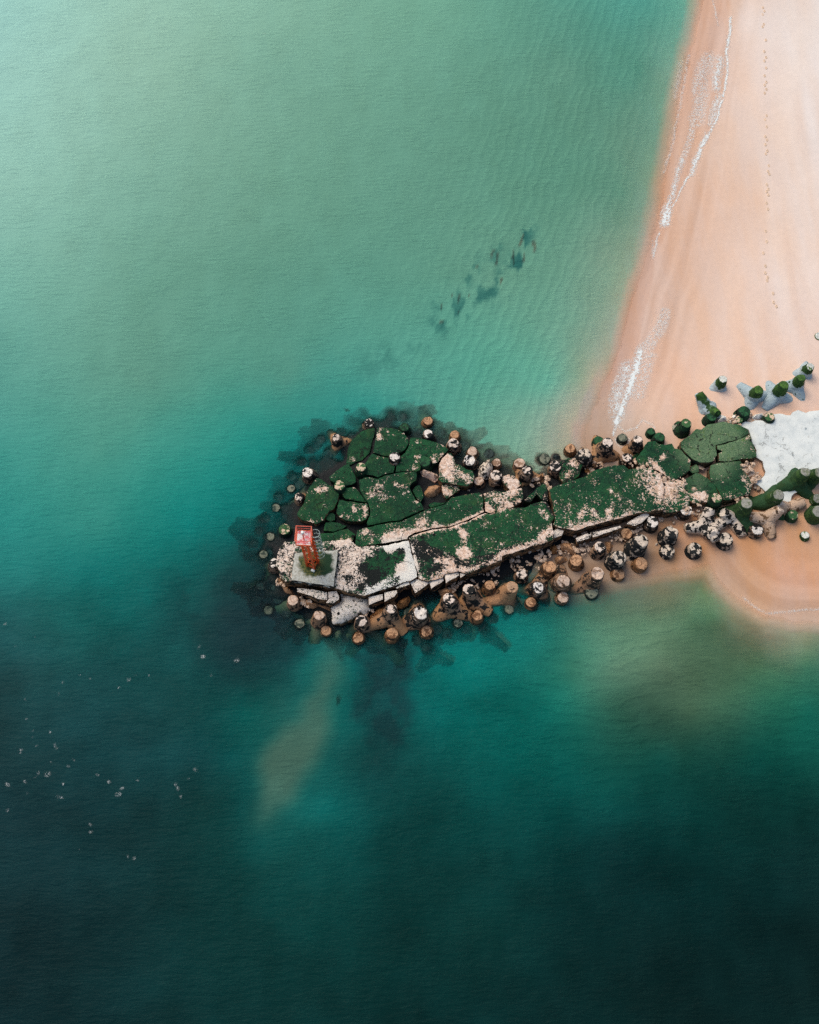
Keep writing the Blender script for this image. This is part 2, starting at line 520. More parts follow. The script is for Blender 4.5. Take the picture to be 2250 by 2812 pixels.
# ---- dark rubble bed under and around the breakwater
bx0, by0 = min(p[0] for p in FOOT_W) - 9, min(p[1] for p in FOOT_W) - 9
bx1, by1 = max(p[0] for p in FOOT_W) + 3, max(p[1] for p in FOOT_W) + 9
rx, ry, rf = grid(np.arange(bx0, bx1, .3), np.arange(by0, by1, .3))
rs = sdist(rx, ry, FOOT_W)
lump = fbm(rx * .45, ry * .45, 4) - .5
fine = np.abs(fbm(rx * 1.1 + 9, ry * 1.1, 3) - .5)
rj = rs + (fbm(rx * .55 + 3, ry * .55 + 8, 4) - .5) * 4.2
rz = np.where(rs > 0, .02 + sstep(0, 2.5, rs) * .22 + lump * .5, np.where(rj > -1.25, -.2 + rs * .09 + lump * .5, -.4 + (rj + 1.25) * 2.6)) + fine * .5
rz = np.minimum(rz, .55)
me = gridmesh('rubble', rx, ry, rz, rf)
k = NT('wet_black_rubble')
pos, nor = k.pos()
n1 = k.noise(pos, 1.3, 8, .65); n2 = k.noise(pos, 5, 5, .6)
px_ = k.sep(pos)[0]
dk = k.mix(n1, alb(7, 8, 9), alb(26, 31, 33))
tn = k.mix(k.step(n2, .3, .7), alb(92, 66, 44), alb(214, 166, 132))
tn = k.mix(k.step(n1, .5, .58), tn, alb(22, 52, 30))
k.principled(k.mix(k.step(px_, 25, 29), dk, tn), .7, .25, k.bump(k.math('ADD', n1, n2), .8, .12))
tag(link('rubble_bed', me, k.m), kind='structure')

# ------------------------------------------------------------------ growth survey on the slabs (survey pixels)
BARE, BLK, GREY, WHT = [], [], [], []


def blobs(L, r, strength, *c):
    for i in range(0, len(c), 3):
        u, v = G(r, c[i], c[i + 1]); L.append(([(u, v)], c[i + 2] / 3.92, strength))


def stroke(L, r, w, strength, *c):
    L.append((poly((r,) + c), w / 3.92, strength))


blobs(BARE, 3, .6, 165, 395, 34, 165, 370, 26, 250, 340, 18, 330, 370, 18, 180, 300, 24, 455, 415, 18, 580, 440, 16, 560, 605, 26, 550, 722, 26, 565, 650, 20, 350, 900, 28,
      410, 920, 28, 560, 1090, 40, 1080, 1440, 36, 1090, 1510, 30, 1070, 1450, 30, 1080, 1650, 70, 1050, 1410, 22, 430, 345, 20, 855, 485, 18, 740, 610, 30, 760, 660, 22)
blobs(BARE, 3, .36, 170, 940, 70, 90, 1020, 60, 240, 1050, 40, 300, 1050, 30, 470, 980, 40, 340, 1380, 60, 460, 1420, 60, 640, 1310, 80, 570, 1360, 60, 260, 1440, 60, 90, 1490, 50, 760, 1330, 40)
stroke(BARE, 3, 30, .55, 200, 1480, 470, 1440, 560, 1420, 740, 1385, 860, 1360)
stroke(BARE, 3, 26, .75, 930, 1360, 1100, 1290, 1240, 1230, 1310, 1190)
blobs(BARE, 3, .6, 1330, 1150, 34, 1380, 1190, 36, 1310, 1110, 24, 1470, 1180, 34, 1560, 1120, 40, 1590, 1140, 26, 1680, 1080, 30)
blobs(BARE, 3, .36, 1340, 1010, 60, 1480, 1060, 70, 1600, 1000, 60, 1640, 900, 40)
blobs(BARE, 1, .6, 830, 940, 34, 760, 965, 34, 850, 930, 20, 795, 1265, 20, 1265, 1150, 34, 1280, 1200, 34, 1265, 1250, 26, 1085, 1255, 30, 1150, 1165, 34, 1005, 1245, 24, 1195, 1280, 20, 1155, 945, 24, 1130, 620, 30, 905, 815, 20, 680, 1310, 50)
blobs(BARE, 1, .36, 1060, 1520, 60, 980, 1540, 60, 1100, 1490, 40, 1230, 1420, 50, 1290, 1410, 40)
# lower deck, pad
blobs(BARE, 2, .16, 400, 560, 90, 480, 400, 60, 380, 350, 40, 350, 480, 50)
blobs(BARE, 2, .2, 1130, 560, 120, 1280, 780, 160, 1050, 780, 110, 1500, 700, 110, 1650, 640, 110, 1320, 440, 70, 1150, 500, 60, 1350, 860, 120, 1000, 830, 70, 1180, 420, 60)
blobs(BARE, 4, .85, 250, 380, 60, 330, 370, 60, 420, 360, 60, 480, 430, 50, 500, 520, 55, 510, 600, 60, 530, 690, 60, 430, 700, 60, 400, 630, 50, 280, 430, 46)
stroke(WHT, 4, 70, .9, 230, 380, 460, 350, 500, 480, 520, 600, 540, 700, 400, 740, 200, 830, 60, 860)
blobs(BARE, 2, -.6, 1420, 590, 110, 1480, 640, 100, 1250, 620, 60, 1480, 500, 80, 1350, 720, 70, 1230, 840, 36, 1330, 790, 50, 1080, 740, 44, 1640, 700, 40, 1380, 700, 50, 1660, 430, 60, 1640, 510, 60)
blobs(BLK, 2, .4, 1350, 740, 90, 1230, 840, 40, 1080, 740, 60, 1160, 780, 50, 1660, 690, 50, 1160, 650, 90, 1040, 620, 60, 1020, 480, 80, 420, 470, 90, 1180, 470, 70)
# deck right part
blobs(BARE, 4, .6, 1060, 470, 46, 1110, 470, 36, 1085, 420, 30, 790, 540, 44, 880, 540, 46, 950, 560, 36, 930, 620, 40, 860, 690, 50, 780, 760, 46, 740, 800, 40, 1060, 640, 30, 640, 760, 40, 720, 600, 26)
stroke(BARE, 4, 36, .42, 960, 660, 1150, 640, 1330, 580, 1500, 500, 1720, 440)
stroke(BLK, 4, 110, .5, 600, 400, 620, 620, 750, 650, 900, 620, 1150, 600, 1350, 540, 1700, 470)
stroke(BLK, 4, 60, .35, 560, 420, 800, 480, 1000, 540)
stroke(BARE, 6, 46, .62, 430, 280, 540, 215, 640, 240, 740, 220, 940, 170, 1240, 110)
stroke(BARE, 6, 44, .5, 0, 480, 130, 440, 300, 380, 440, 330)
stroke(BLK, 6, 70, .45, 0, 500, 220, 440, 420, 340, 600, 270, 900, 230, 1270, 150, 1500, 110, 1720, 60)
stroke(BARE, 6, 40, .5, 1330, 100, 1500, 60, 1560, 50, 1700, 30)
blobs(BARE, 5, .5, 1000, 1210, 50, 1150, 1190, 56, 840, 1220, 36, 1350, 1250, 46, 1380, 1100, 26, 1170, 970, 26, 470, 1250, 30, 420, 1190, 30, 430, 1100, 26, 520, 1110, 30, 280, 940, 46, 120, 900, 70, 60, 840, 60, 770, 660, 70, 720, 800, 50, 600, 860, 30)
blobs(BARE, 5, .2, 1500, 800, 110, 1600, 860, 110, 1650, 940, 110, 1700, 760, 80, 1560, 690, 70, 1700, 1060, 70, 700, 1180, 90, 1000, 1060, 60, 1230, 1040, 60, 600, 1270, 60, 300, 1400, 60, 200, 1330, 60, 900, 1150, 70, 1500, 1200, 60)
stroke(BARE, 5, 26, .5, 1600, 640, 1660, 720, 1720, 790)
stroke(BLK, 5, 34, .5, 500, 930, 480, 1100, 560, 1240)
stroke(BLK, 5, 60, .4, 80, 1150, 300, 1110, 440, 1060)
stroke(BLK, 3, 70, .35, 480, 1500, 560, 1600, 800, 1640)
# right-hand slabs
blobs(BARE, 7, .3, 50, 1400, 90, 130, 1500, 100, 30, 1520, 90, 240, 1420, 50, 930, 1220, 60, 960, 1330, 70, 1010, 1470, 70, 960, 950, 40, 1000, 1040, 40, 940, 1400, 50, 850, 1580, 60, 760, 1610, 50, 60, 1120, 0.1, 40, 1140, 34)
blobs(BARE, 7, .5, 400, 1580, 70, 500, 1600, 60, 470, 1560, 40, 330, 1200, 26, 620, 1180, 34, 630, 1090, 22, 40, 1160, 30, 710, 760, 30)
blobs(GREY, 7, .9, 430, 1080, 170, 560, 900, 140, 700, 850, 120, 740, 1120, 110, 480, 1150, 120, 800, 960, 120)
blobs(GREY, 7, .5, 700, 1260, 120, 420, 1420, 100, 260, 1140, 80, 900, 1050, 100, 380, 1280, 50, 650, 1320, 90)
# bare reddish boulder slabs of the head
blobs(BARE, 3, .7, 900, 620, 60, 880, 700, 80, 910, 770, 50)
blobs(BARE, 3, .32, 1020, 780, 50, 1110, 830, 50, 1130, 880, 40, 950, 840, 50, 860, 960, 46, 920, 990, 46, 990, 940, 30)


def field(L, u, v, base=0.0):
    out = np.full(u.shape, float(base))
    for pts, r, s in L:
        if len(pts) == 1: d = np.hypot(u - pts[0][0], v - pts[0][1])
        else: d = seg_dist(u, v, pts)
        out += s * np.exp(-(d / r) ** 2)
    return out


SLAB = mat_slab()


def slab(name, label, cat, pts, z, thick, bare=.14, black=.1, tan=0.0, grey=0.0, white=0.0, bevel=.12, rough=.09, tilt=(0, 0), bumpy=.07, dome=0.0, group=None, mat=None, res=.28):
    W = [P(u, v, z) for u, v in pts]
    cx = sum(p.x for p in W) / len(W); cy = sum(p.y for p in W) / len(W)
    sd = random.random() * 50
    ring = []
    n = len(W)
    for i in range(n):                       # break the outline up
        a, b = W[i], W[(i + 1) % n]
        m = max(1, int((b - a).length / (res * .8)))
        d = (b - a).normalized(); nr = Vector((d.y, -d.x, 0))
        for j in range(m):
            p = a.lerp(b, j / m)
            ww = rough * (mnoise.noise(Vector((p.x * 1.1, p.y * 1.1, sd))) + .6 * mnoise.noise(Vector((p.x * 3.1, p.y * 3.1, sd))) + .05)
            p = p + nr * ww
            ring.append((p.x, p.y))
    area = sum(ring[i][0] * ring[(i + 1) % len(ring)][1] - ring[(i + 1) % len(ring)][0] * ring[i][1] for i in range(len(ring)))
    if area < 0: ring.reverse()
    N = len(ring)
    ra = np.array(ring)
    x0, y0 = ra.min(0); x1, y1 = ra.max(0)
    gx, gy = np.meshgrid(np.arange(x0, x1, res), np.arange(y0, y1, res))
    gx, gy = gx.ravel(), gy.ravel()
    rs_ = np.random.RandomState(int(sd * 100))
    gx = gx + rs_.uniform(-.3, .3, gx.shape) * res; gy = gy + rs_.uniform(-.3, .3, gy.shape) * res
    dd = sdist(gx, gy, ring)
    keep = dd > max(bevel * .8, res * .45)
    ins = list(zip(gx[keep], gy[keep]))
    v2 = [Vector(p) for p in ring] + [Vector(p) for p in ins]
    ed = [(i, (i + 1) % N) for i in range(N)]
    vo, _, fo, *_r = mgeo.delaunay_2d_cdt(v2, ed, [], 1, 1e-5)
    vx = np.array([p.x for p in vo]); vy = np.array([p.y for p in vo])
    de = np.maximum(sdist(vx, vy, ring), 0)
    zt = z + (vx - cx) * tilt[0] + (vy - cy) * tilt[1]
    zt = zt + bumpy * (fbm(vx * .7 + sd, vy * .7, 4) - .5) * 2
    dmx = max(de.max(), .2)
    zt = zt - dome * (1 - np.sqrt(np.clip(de / dmx, 0, 1)))
    bz = np.clip(1 - de / max(bevel * 1.6, .05), 0, 1)
    zt = zt - bevel * bz ** 2
    verts = [(vx[i], vy[i], zt[i]) for i in range(len(vx))]
    faces = [tuple(f) for f in fo]
    # outline loop in the triangulated mesh = directed edges used once
    cnt = {}
    for f in faces:
        for i in range(len(f)):
            cnt[(f[i], f[(i + 1) % len(f)])] = 1
    nxt = {a: b for (a, b) in cnt if (b, a) not in cnt}
    loop = [next(iter(nxt))]
    while True:
        q = nxt[loop[-1]]
        if q == loop[0] or len(loop) > 5000: break
        loop.append(q)
    prev = loop
    L = len(loop)
    for li, (dz, off) in enumerate(((.18, .06), (.5, .02), (1.0, .1))):
        cur = []
        for i, vi in enumerate(loop):
            x, y, zz = verts[vi]
            xp, yp, _ = verts[loop[i - 1]]; xn, yn, _ = verts[loop[(i + 1) % L]]
            t = Vector((xn - xp, yn - yp, 0)); t.normalize()
            nr = Vector((t.y, -t.x, 0))
            o = off * (.4 + mnoise.noise(Vector((x * 1.7, y * 1.7, dz * 3 + sd))) * 1.4) * min(1.0, thick * 1.4)
            cur.append(len(verts))
            verts.append((x + nr.x * o, y + nr.y * o, (z - thick * dz) if dz == 1 else zz - thick * dz * (.8 + .35 * mnoise.noise(Vector((x, y, sd))))))
        for i in range(L):
            j = (i + 1) % L
            faces.append((prev[j], prev[i], cur[i], cur[j]))
        prev = cur
    org = Vector((cx, cy, z - thick))
    me = mesh(name, [(a - org.x, b - org.y, c - org.z) for a, b, c in verts], faces)
    va = np.array(verts)
    u, v = proj(va[:, 0], va[:, 1], va[:, 2])
    fattr(me, 'bare', field(BARE, u, v, bare)); fattr(me, 'black', field(BLK, u, v, black))
    fattr(me, 'grey', np.clip(field(GREY, u, v, grey), 0, 1)); fattr(me, 'white', np.clip(field(WHT, u, v, white), 0, 1))
    fattr(me, 'tan', np.full(len(verts), tan))
    me.set_sharp_from_angle(angle=R(33))
    o = link(name, me, mat or SLAB)
    o.location = org
    tag(o, label, cat, group)
    return o


HEAD = 'broken slabs of the breakwater head'
hs = dict(thick=1.5, group=HEAD, bevel=.045, rough=.06)
slab('concrete_slab', 'half-drowned dark green slab at the north-west corner of the head, sinking into the sea', 'slab', poly((1, 1215, 335, 1290, 308, 1368, 297, 1372, 330, 1342, 440, 1307, 570, 1235, 638, 1165, 660, 1115, 690, 1060, 690, 1075, 600, 1085, 500, 1120, 420)), .5, tilt=(.06, 0), bare=.02, **hs)
slab('concrete_slab', 'rounded mossy slab at the northern tip with white patches in its upper left corner', 'slab', poly((3, 142, 292, 250, 290, 360, 310, 430, 345, 472, 400, 478, 460, 448, 520, 398, 558, 320, 572, 268, 600, 180, 588, 97, 555, 112, 480, 130, 380)), 1.25, bare=.1, **hs)
slab('concrete_slab', 'plain mossy slab south of the rounded northern one, left of the white-capped tetrapod end', 'slab', poly((3, 92, 567, 178, 600, 262, 612, 290, 645, 345, 652, 330, 720, 318, 772, 250, 782, 170, 815, 150, 826, 100, 802, 22, 792, 2, 740, 12, 680, 58, 605)), 1.2, bare=.06, **hs)
slab('concrete_slab', 'broad mossy slab on the north-east side of the head, below the spotted tetrapod ends', 'slab', poly((3, 502, 402, 560, 397, 640, 412, 720, 432, 800, 457, 870, 492, 912, 530, 878, 560, 828, 610, 798, 658, 740, 678, 716, 640, 680, 592, 620, 602, 597, 650, 612, 710, 600, 748, 560, 762, 450, 752, 342, 768, 352, 652, 392, 602, 442, 562, 472, 502)), 1.3, bare=.1, **hs)
slab('concrete_slab', 'largest green slab in the middle of the head, pale lichen on its west end', 'slab', poly((3, -52, 856, 25, 825, 150, 840, 245, 800, 330, 782, 450, 764, 560, 772, 572, 800, 558, 858, 498, 900, 488, 942, 518, 1000, 556, 1070, 615, 1102, 644, 1172, 498, 1230, 400, 1284, 215, 1305, 42, 1340, 30, 1310, 68, 1235, 66, 1160, 50, 1100, 8, 1050, -40, 960)), 1.45, bare=.12, tilt=(0, .01), **hs)
slab('concrete_slab', 'large oval green slab on the west edge of the head, north of the red beacon', 'slab', poly((1, 745, 832, 800, 847, 860, 892, 925, 932, 958, 975, 988, 1000, 968, 1080, 928, 1168, 880, 1188, 838, 1238, 818, 1290, 740, 1322, 660, 1302, 590, 1282, 542, 1240, 532, 1210, 562, 1160, 602, 1110, 622, 1040, 642, 970, 692, 900, 722, 850)), 1.2, bare=.08, tan=.6, **hs)
slab('concrete_slab', 'diamond-shaped green slab at the west side, between two pale tetrapod ends', 'slab', poly((1, 882, 820, 950, 762, 1040, 697, 1095, 687, 1130, 760, 1163, 820, 1168, 880, 1120, 903, 1060, 913, 1040, 870, 985, 845, 930, 880, 895, 858)), 1.05, bare=.06, tilt=(.03, 0), **hs)
slab('concrete_slab', 'narrow wedge-shaped green slab squeezed between the oval slab and the largest one', 'slab', poly((1, 1022, 987, 1060, 942, 1150, 927, 1180, 952, 1215, 1002, 1258, 1060, 1286, 1093, 1200, 1082, 1120, 1066, 1060, 1060, 1030, 1030)), 1.1, bare=.06, **hs)
slab('concrete_slab', 'green slab with a crumbling pale right edge, south of the wedge-shaped slab', 'slab', poly((1, 987, 1064, 1060, 1080, 1180, 1095, 1288, 1110, 1303, 1160, 1308, 1220, 1278, 1278, 1220, 1298, 1130, 1298, 1050, 1283, 987, 1248, 957, 1208, 967, 1140)), 1.3, bare=.12, tan=.3, **hs)
slab('concrete_slab', 'smallest square green block in the crack below the oval slab', 'slab', poly((1, 847, 1240, 870, 1208, 920, 1203, 943, 1230, 938, 1280, 890, 1298, 852, 1280)), .9, bare=.05, **hs)
slab('concrete_slab', 'low triangular green slab just north-east of the red beacon', 'slab', poly((1, 842, 1312, 900, 1303, 970, 1313, 1072, 1350, 1028, 1378, 920, 1406, 822, 1398, 827, 1360)), .85, bare=.04, **hs)
slab('concrete_slab', 'green slab behind the beacon ladder with pale flakes along its lower edge', 'slab', poly((1, 775, 1432, 920, 1420, 1080, 1375, 1110, 1402, 1158, 1440, 1138, 1490, 1118, 1540, 1000, 1566, 860, 1545, 776, 1520)), 1.0, bare=.08, **hs)
slab('concrete_slab', 'long sloping green strip beside the deck, its lower edge flaking white', 'slab', poly((3, -75, 1400, 0, 1374, 200, 1324, 400, 1302, 540, 1235, 652, 1186, 720, 1155, 870, 1115, 940, 1045, 1090, 1012, 1240, 988, 1268, 1002, 1288, 1060, 1278, 1160, 1290, 1192, 1220, 1236, 1100, 1286, 920, 1354, 740, 1374, 550, 1422, 476, 1462, 462, 1490, 200, 1536, -60, 1572, -100, 1570, -85, 1480)), 1.85, bare=.14, tilt=(0, -.015), **hs)
slab('concrete_slab', 'bare pinkish pointed slab with three dark bolt holes, east side of the head', 'slab', poly((3, 905, 562, 940, 565, 968, 610, 985, 680, 1040, 690, 1100, 730, 1170, 755, 1188, 810, 1170, 880, 1110, 920, 1020, 905, 930, 890, 840, 880, 806, 840, 812, 760, 806, 690, 840, 620)), 1.5, bare=.2, tan=.7, **hs)
slab('concrete_slab', 'small mottled slab below the pinkish pointed one, beside the dark pool', 'slab', poly((3, 840, 902, 930, 895, 1020, 910, 1030, 960, 960, 1010, 890, 1056, 850, 1010, 832, 950)), 1.0, bare=.3, tan=.8, **hs)
slab('concrete_slab', 'speckled green and pink rubble slab north of the deck joint', 'slab', poly((3, 1290, 1000, 1400, 970, 1500, 985, 1600, 960, 1700, 940, 1720, 1050, 1650, 1130, 1560, 1160, 1460, 1210, 1400, 1225, 1310, 1190, 1300, 1080)), 1.55, bare=.22, black=.4, tan=.5, **hs)
slab('concrete_slab', 'slab of pink splinters and moss leaning beside the tan-bodied tetrapod', 'slab', poly((5, -20, 830, 60, 790, 130, 810, 190, 880, 210, 900, 150, 950, 90, 960, 20, 900)), 1.4, bare=.28, tan=.6, tilt=(.05, .05), **hs)
slab('concrete_slab', 'mossy wedge with a pink corner in front of the deck seam', 'slab', poly((5, 230, 1075, 330, 985, 370, 940, 440, 890, 490, 920, 490, 1080, 420, 1060, 370, 1010, 300, 1090)), 1.6, bare=.18, black=.25, **hs)
slab('concrete_slab', 'dark wedge slab with white flakes, just north of the landward deck slab', 'slab', poly((5, 630, 650, 720, 615, 800, 630, 870, 680, 840, 740, 830, 800, 760, 870, 660, 880, 620, 830, 600, 740)), 1.2, bare=.14, black=.5, tan=.4, **hs)

slab('concrete_slab', 'small rounded green slab beside the dark pool, east of the largest slab', 'slab', poly((3, 520, 965, 560, 918, 600, 908, 622, 955, 632, 1000, 640, 1040, 610, 1090, 570, 1060, 545, 1015)), 1.0, bare=.1, **hs)
slab('concrete_slab', 'thin submerged-looking green slab along the foot of the long strip, south of the pool', 'slab', poly((3, 690, 1120, 760, 1095, 850, 1100, 900, 1075, 930, 1040, 900, 1070, 860, 1112, 720, 1150)), .75, bare=.06, **hs)

# deck and pads
ds = dict(thick=2.9, bevel=.07, rough=.12)
slab('deck_slab', 'black and white flaking deck slab at the seaward end, carrying the beacon plinth', 'slab', poly((2, 320, 470, 345, 410, 400, 345, 520, 330, 780, 335, 1000, 322, 1100, 318, 1180, 400, 1420, 382, 1735, 333, 1832, 722, 1725, 768, 1500, 848, 1260, 922, 1100, 888, 930, 843, 700, 800, 460, 762, 400, 775, 350, 690, 315, 600)), 2.3, bare=.4, black=.47, tan=.8, white=.35, **ds)
slab('deck_slab', 'mossy middle deck slab with black fringe, right of the pale concrete pad', 'slab', poly((4, 494, 336, 480, 300, 560, 262, 740, 214, 920, 190, 1100, 122, 1300, 34, 1420, 45, 1490, -10, 1600, -20, 1730, -30), (5, 310, 1120, 440, 1075, 485, 1100, 560, 1240, 545, 1300, 540, 1330), (6, 560, 300, 440, 370, 300, 400, 130, 450, 0, 500), (4, 1480, 545, 1310, 610, 1110, 690, 1020, 668, 870, 685, 840, 730, 700, 770, 590, 735)), 2.25, bare=.16, black=.12, tan=.8, **ds)
slab('deck_slab', 'mossy landward deck slab with a white broken lower edge', 'slab', poly((5, 506, 955, 605, 898, 830, 842, 960, 772, 1050, 732, 1150, 692, 1300, 690, 1360, 742, 1480, 724, 1600, 720, 1700, 800, 1740, 920, 1740, 1170, 1500, 1200, 1280, 1262, 960, 1340, 800, 1390, 600, 1362, 545, 1330, 568, 1235)), 2.1, bare=.17, black=.12, tan=.8, **ds)
slab('concrete_plinth', 'square grey concrete plinth with a mossy top under the red beacon', 'plinth', poly((9, 430, 850, 900, 812, 1455, 780, 1400, 1200, 1350, 1640, 860, 1565, 350, 1490, 390, 1150)), 2.85, .62, bare=.0, black=.0, bevel=.05, rough=.04, bumpy=.02, mat=None)

# landward boulders
gs = dict(thick=1.9, bevel=.08, group='mossy slabs at the landward end')
slab('mossy_slab', 'wide mossy slab where the landward deck ends, facing the beach', 'slab', poly((7, 0, 1012, 70, 1022, 140, 1007, 170, 1060, 235, 1072, 300, 1140, 343, 1190, 328, 1290, 288, 1330, 200, 1388, 130, 1398, 60, 1340, 0, 1308), (5, 1600, 716, 1470, 690, 1440, 620, 1490, 560, 1525, 520, 1535, 475, 1565, 442, 1650, 432)), 1.85, bare=.1, tan=.3, **gs)
slab('mossy_slab', 'large grey-green boulder slab nearest the beach, worn pale in the middle', 'slab', poly((7, 238, 985, 350, 905, 405, 842, 455, 852, 520, 802, 600, 790, 700, 772, 800, 797, 860, 807, 955, 850, 982, 900, 860, 955, 700, 1005, 612, 1022, 605, 1060, 622, 1130, 598, 1190, 540, 1213, 440, 1213, 380, 1188, 300, 1120, 242, 1050)), 1.9, bare=.08, tan=.3, **gs)
slab('mossy_slab', 'olive-edged green slab touching the white concrete apron', 'slab', poly((7, 628, 1030, 720, 1012, 860, 966, 988, 908, 1000, 980, 1045, 1085, 1056, 1148, 980, 1168, 850, 1183, 720, 1203, 652, 1192, 645, 1110, 690, 1092, 632, 1068)), 1.85, bare=.12, tan=.3, grey=.2, **gs)
slab('mossy_slab', 'square green slab with rusty rubble on its right side, below the olive-edged one', 'slab', poly((7, 558, 1240, 650, 1217, 880, 1192, 905, 1260, 940, 1320, 1010, 1450, 980, 1540, 860, 1588, 720, 1622, 682, 1608, 622, 1480, 557, 1400, 543, 1320)), 1.75, bare=.12, tan=.5, **gs)
slab('mossy_slab', 'green slab with a white chipped lower edge, above the white-spotted end on the sand', 'slab', poly((7, 282, 1400, 400, 1322, 450, 1332, 540, 1392, 598, 1440, 638, 1540, 560, 1578, 520, 1640, 380, 1650, 300, 1600, 265, 1450)), 1.7, bare=.12, black=.15, tan=.6, **gs)
slab('mossy_slab', 'smallest square mossy block in the gap between the landward slabs', 'slab', poly((7, 342, 1260, 400, 1232, 428, 1260, 428, 1318, 360, 1328, 332, 1300)), 1.4, bare=.05, **gs)
slab('mossy_slab', 'speckled landward corner of moss, pink chips and dark edging above the sand', 'slab', poly((7, 45, 1405, 130, 1405, 205, 1395, 275, 1420, 270, 1470, 295, 1530, 340, 1600, 330, 1680, 180, 1740, 40, 1760)), 1.75, bare=.33, black=.2, tan=.7, **gs)


# white apron
def mat_white():
    k = NT('white_concrete')
    pos, nor = k.pos()
    n1 = k.noise(pos, .8, 8, .65); n2 = k.noise(pos, 4, 7, .7, .5); n3 = k.noise(pos, 1.6, 3, .5)
    col = k.mix(k.step(n1, .35, .7), alb(232, 234, 234), alb(208, 213, 216))
    col = k.mix(k.math('MULTIPLY', k.step(n2, .55, .72), .7), col, alb(164, 160, 154))
    v = k.n('TexVoronoi'); k.put(v.inputs['Vector'], pos); v.inputs['Scale'].default_value = .75
    sp = k.math('MULTIPLY', k.step(v.outputs['Distance'], .16, .1), k.step(n3, .55, .6))
    col = k.mix(k.math('MULTIPLY', sp, .7), col, alb(132, 146, 156))
    px = k.sep(pos)[0]
    dirt = k.math('ADD', k.step(px, 36.5, 30.5), k.math('MULTIPLY', k.math('SUBTRACT', n1, .5), 1.6))
    col = k.mix(k.math('MULTIPLY', k.step(dirt, .45, .8), k.step(n2, .44, .6)), col, alb(150, 134, 116))
    ce = k.n('TexVoronoi', feature='DISTANCE_TO_EDGE'); ad = k.n('VectorMath', operation='ADD'); nn = k.n('TexNoise'); k.put(nn.inputs['Vector'], pos); nn.inputs['Scale'].default_value = .8; nn.inputs['Detail'].default_value = 6
    sl = k.n('VectorMath', operation='SCALE'); k.put(sl.inputs[0], nn.outputs['Color']); sl.inputs['Scale'].default_value = 4.0
    k.put(ad.inputs[0], pos); k.put(ad.inputs[1], sl.outputs[0]); k.put(ce.inputs['Vector'], ad.outputs[0]); ce.inputs['Scale'].default_value = .2
    col = k.mix(k.math('MULTIPLY', k.step(ce.outputs['Distance'], .014, .005), k.math('MULTIPLY', k.step(n3, .46, .56), .6)), col, alb(120, 118, 114))
    col = k.mix(k.step(k.sep(nor)[2], .6, .4), col, k.mix(n2, alb(200, 170, 146), alb(110, 104, 98)))
    k.principled(col, .85, .15, k.bump(n2, .3, .05))
    return k.m


WHITE = mat_white()
slab('concrete_apron', 'broad whitewashed concrete apron at the right edge, joining the breakwater to the land', 'apron', poly((7, 985, 930, 968, 860, 870, 805, 930, 770, 1000, 778, 1120, 760, 1240, 692, 1420, 702, 1440, 660, 1500, 648, 1580, 668, 1725, 648, 2100, 600, 2600, 600, 2600, 1420, 1800, 1420, 1560, 1480, 1500, 1530, 1440, 1580, 1385, 1690, 1310, 1640, 1200, 1560, 1070, 1470, 1010, 1400, 1110, 1390, 1160, 1310, 1120, 1200, 1050, 1150, 1058, 1080, 1000, 990)), 1.1, 1.4, mat=WHITE, bevel=.1, rough=.2, bumpy=.04, res=.5)

# kerb and edge blocks
ks = dict(thick=1.3, bevel=.06, bare=.62, black=.5, tan=.9, white=.55, rough=.05, group='edge blocks along the south side of the deck')
KB = [
    ('first white edge block below the beacon plinth, half covered by black lichen', (2, 535, 840, 700, 855, 858, 888, 858, 968, 760, 960, 680, 922, 532, 880), 1.9),
    ('small cracked edge block left of the white concrete spill', (2, 868, 885, 960, 872, 988, 930, 985, 965, 920, 1008, 845, 1000, 872, 958), 1.8),
    ('clean white edge block right of the white concrete spill', (4, 50, 938, 198, 908, 203, 960, 55, 1022), 1.9),
    ('slanting white edge block, second one right of the white spill', (4, 218, 890, 348, 866, 358, 890, 328, 930, 222, 988), 1.9),
    ('narrow black-speckled edge block under the pale pad', (4, 342, 830, 478, 768, 490, 800, 420, 828, 348, 850), 2.05),
    ('pinkish pointed edge block at the corner of the pale pad', (4, 500, 782, 560, 745, 688, 762, 698, 790, 572, 888, 552, 896, 522, 830), 1.95),
    ('long white edge block with a dark lower face, right of the pad corner', (4, 702, 772, 848, 702, 858, 760, 722, 848), 2.0),
    ('white edge block with one round black spot', (4, 868, 688, 1013, 672, 1022, 708, 882, 788), 2.0),
    ('last small white edge block before the dark tan wall', (4, 1032, 682, 1108, 682, 1042, 728), 2.0),
    ('long white broken edge block below the landward deck, left one of a pair', (6, 792, 300, 955, 240, 962, 296, 805, 346), 1.6),
    ('long white broken edge block below the landward deck, right one of a pair', (6, 970, 244, 1120, 205, 1270, 168, 1278, 190, 1130, 245, 975, 292), 1.65),
    ('white crumbling edge lump under the deck seam', (6, 480, 260, 590, 200, 660, 225, 640, 270, 560, 300, 500, 322), 1.7),
    ('white-flaked edge lump at the landward end above the white-spotted tetrapod', (6, 1480, 60, 1560, 20, 1580, 60, 1500, 140, 1420, 170, 1330, 150, 1400, 100), 1.6),
]
for lb, c, z in KB:
    slab('edge_block', lb, 'block', poly(c), z, **ks)
slab('concrete_spill', 'white lumpy tongue of poured concrete at the foot of the wall, below the deck corner', 'rubble', poly((2, 1000, 888, 1130, 908, 1260, 935, 1298, 958, 1308, 1020, 1328, 1070, 1290, 1108, 1180, 1130, 1130, 1180, 1050, 1208, 1000, 1208, 920, 1200, 892, 1130, 892, 1040, 945, 1000, 990, 960)), 1.25, 1.6, bare=.66, black=.3, tan=.5, white=.7, bevel=.3, rough=.2, bumpy=.22, dome=.3, tilt=(0, .12))

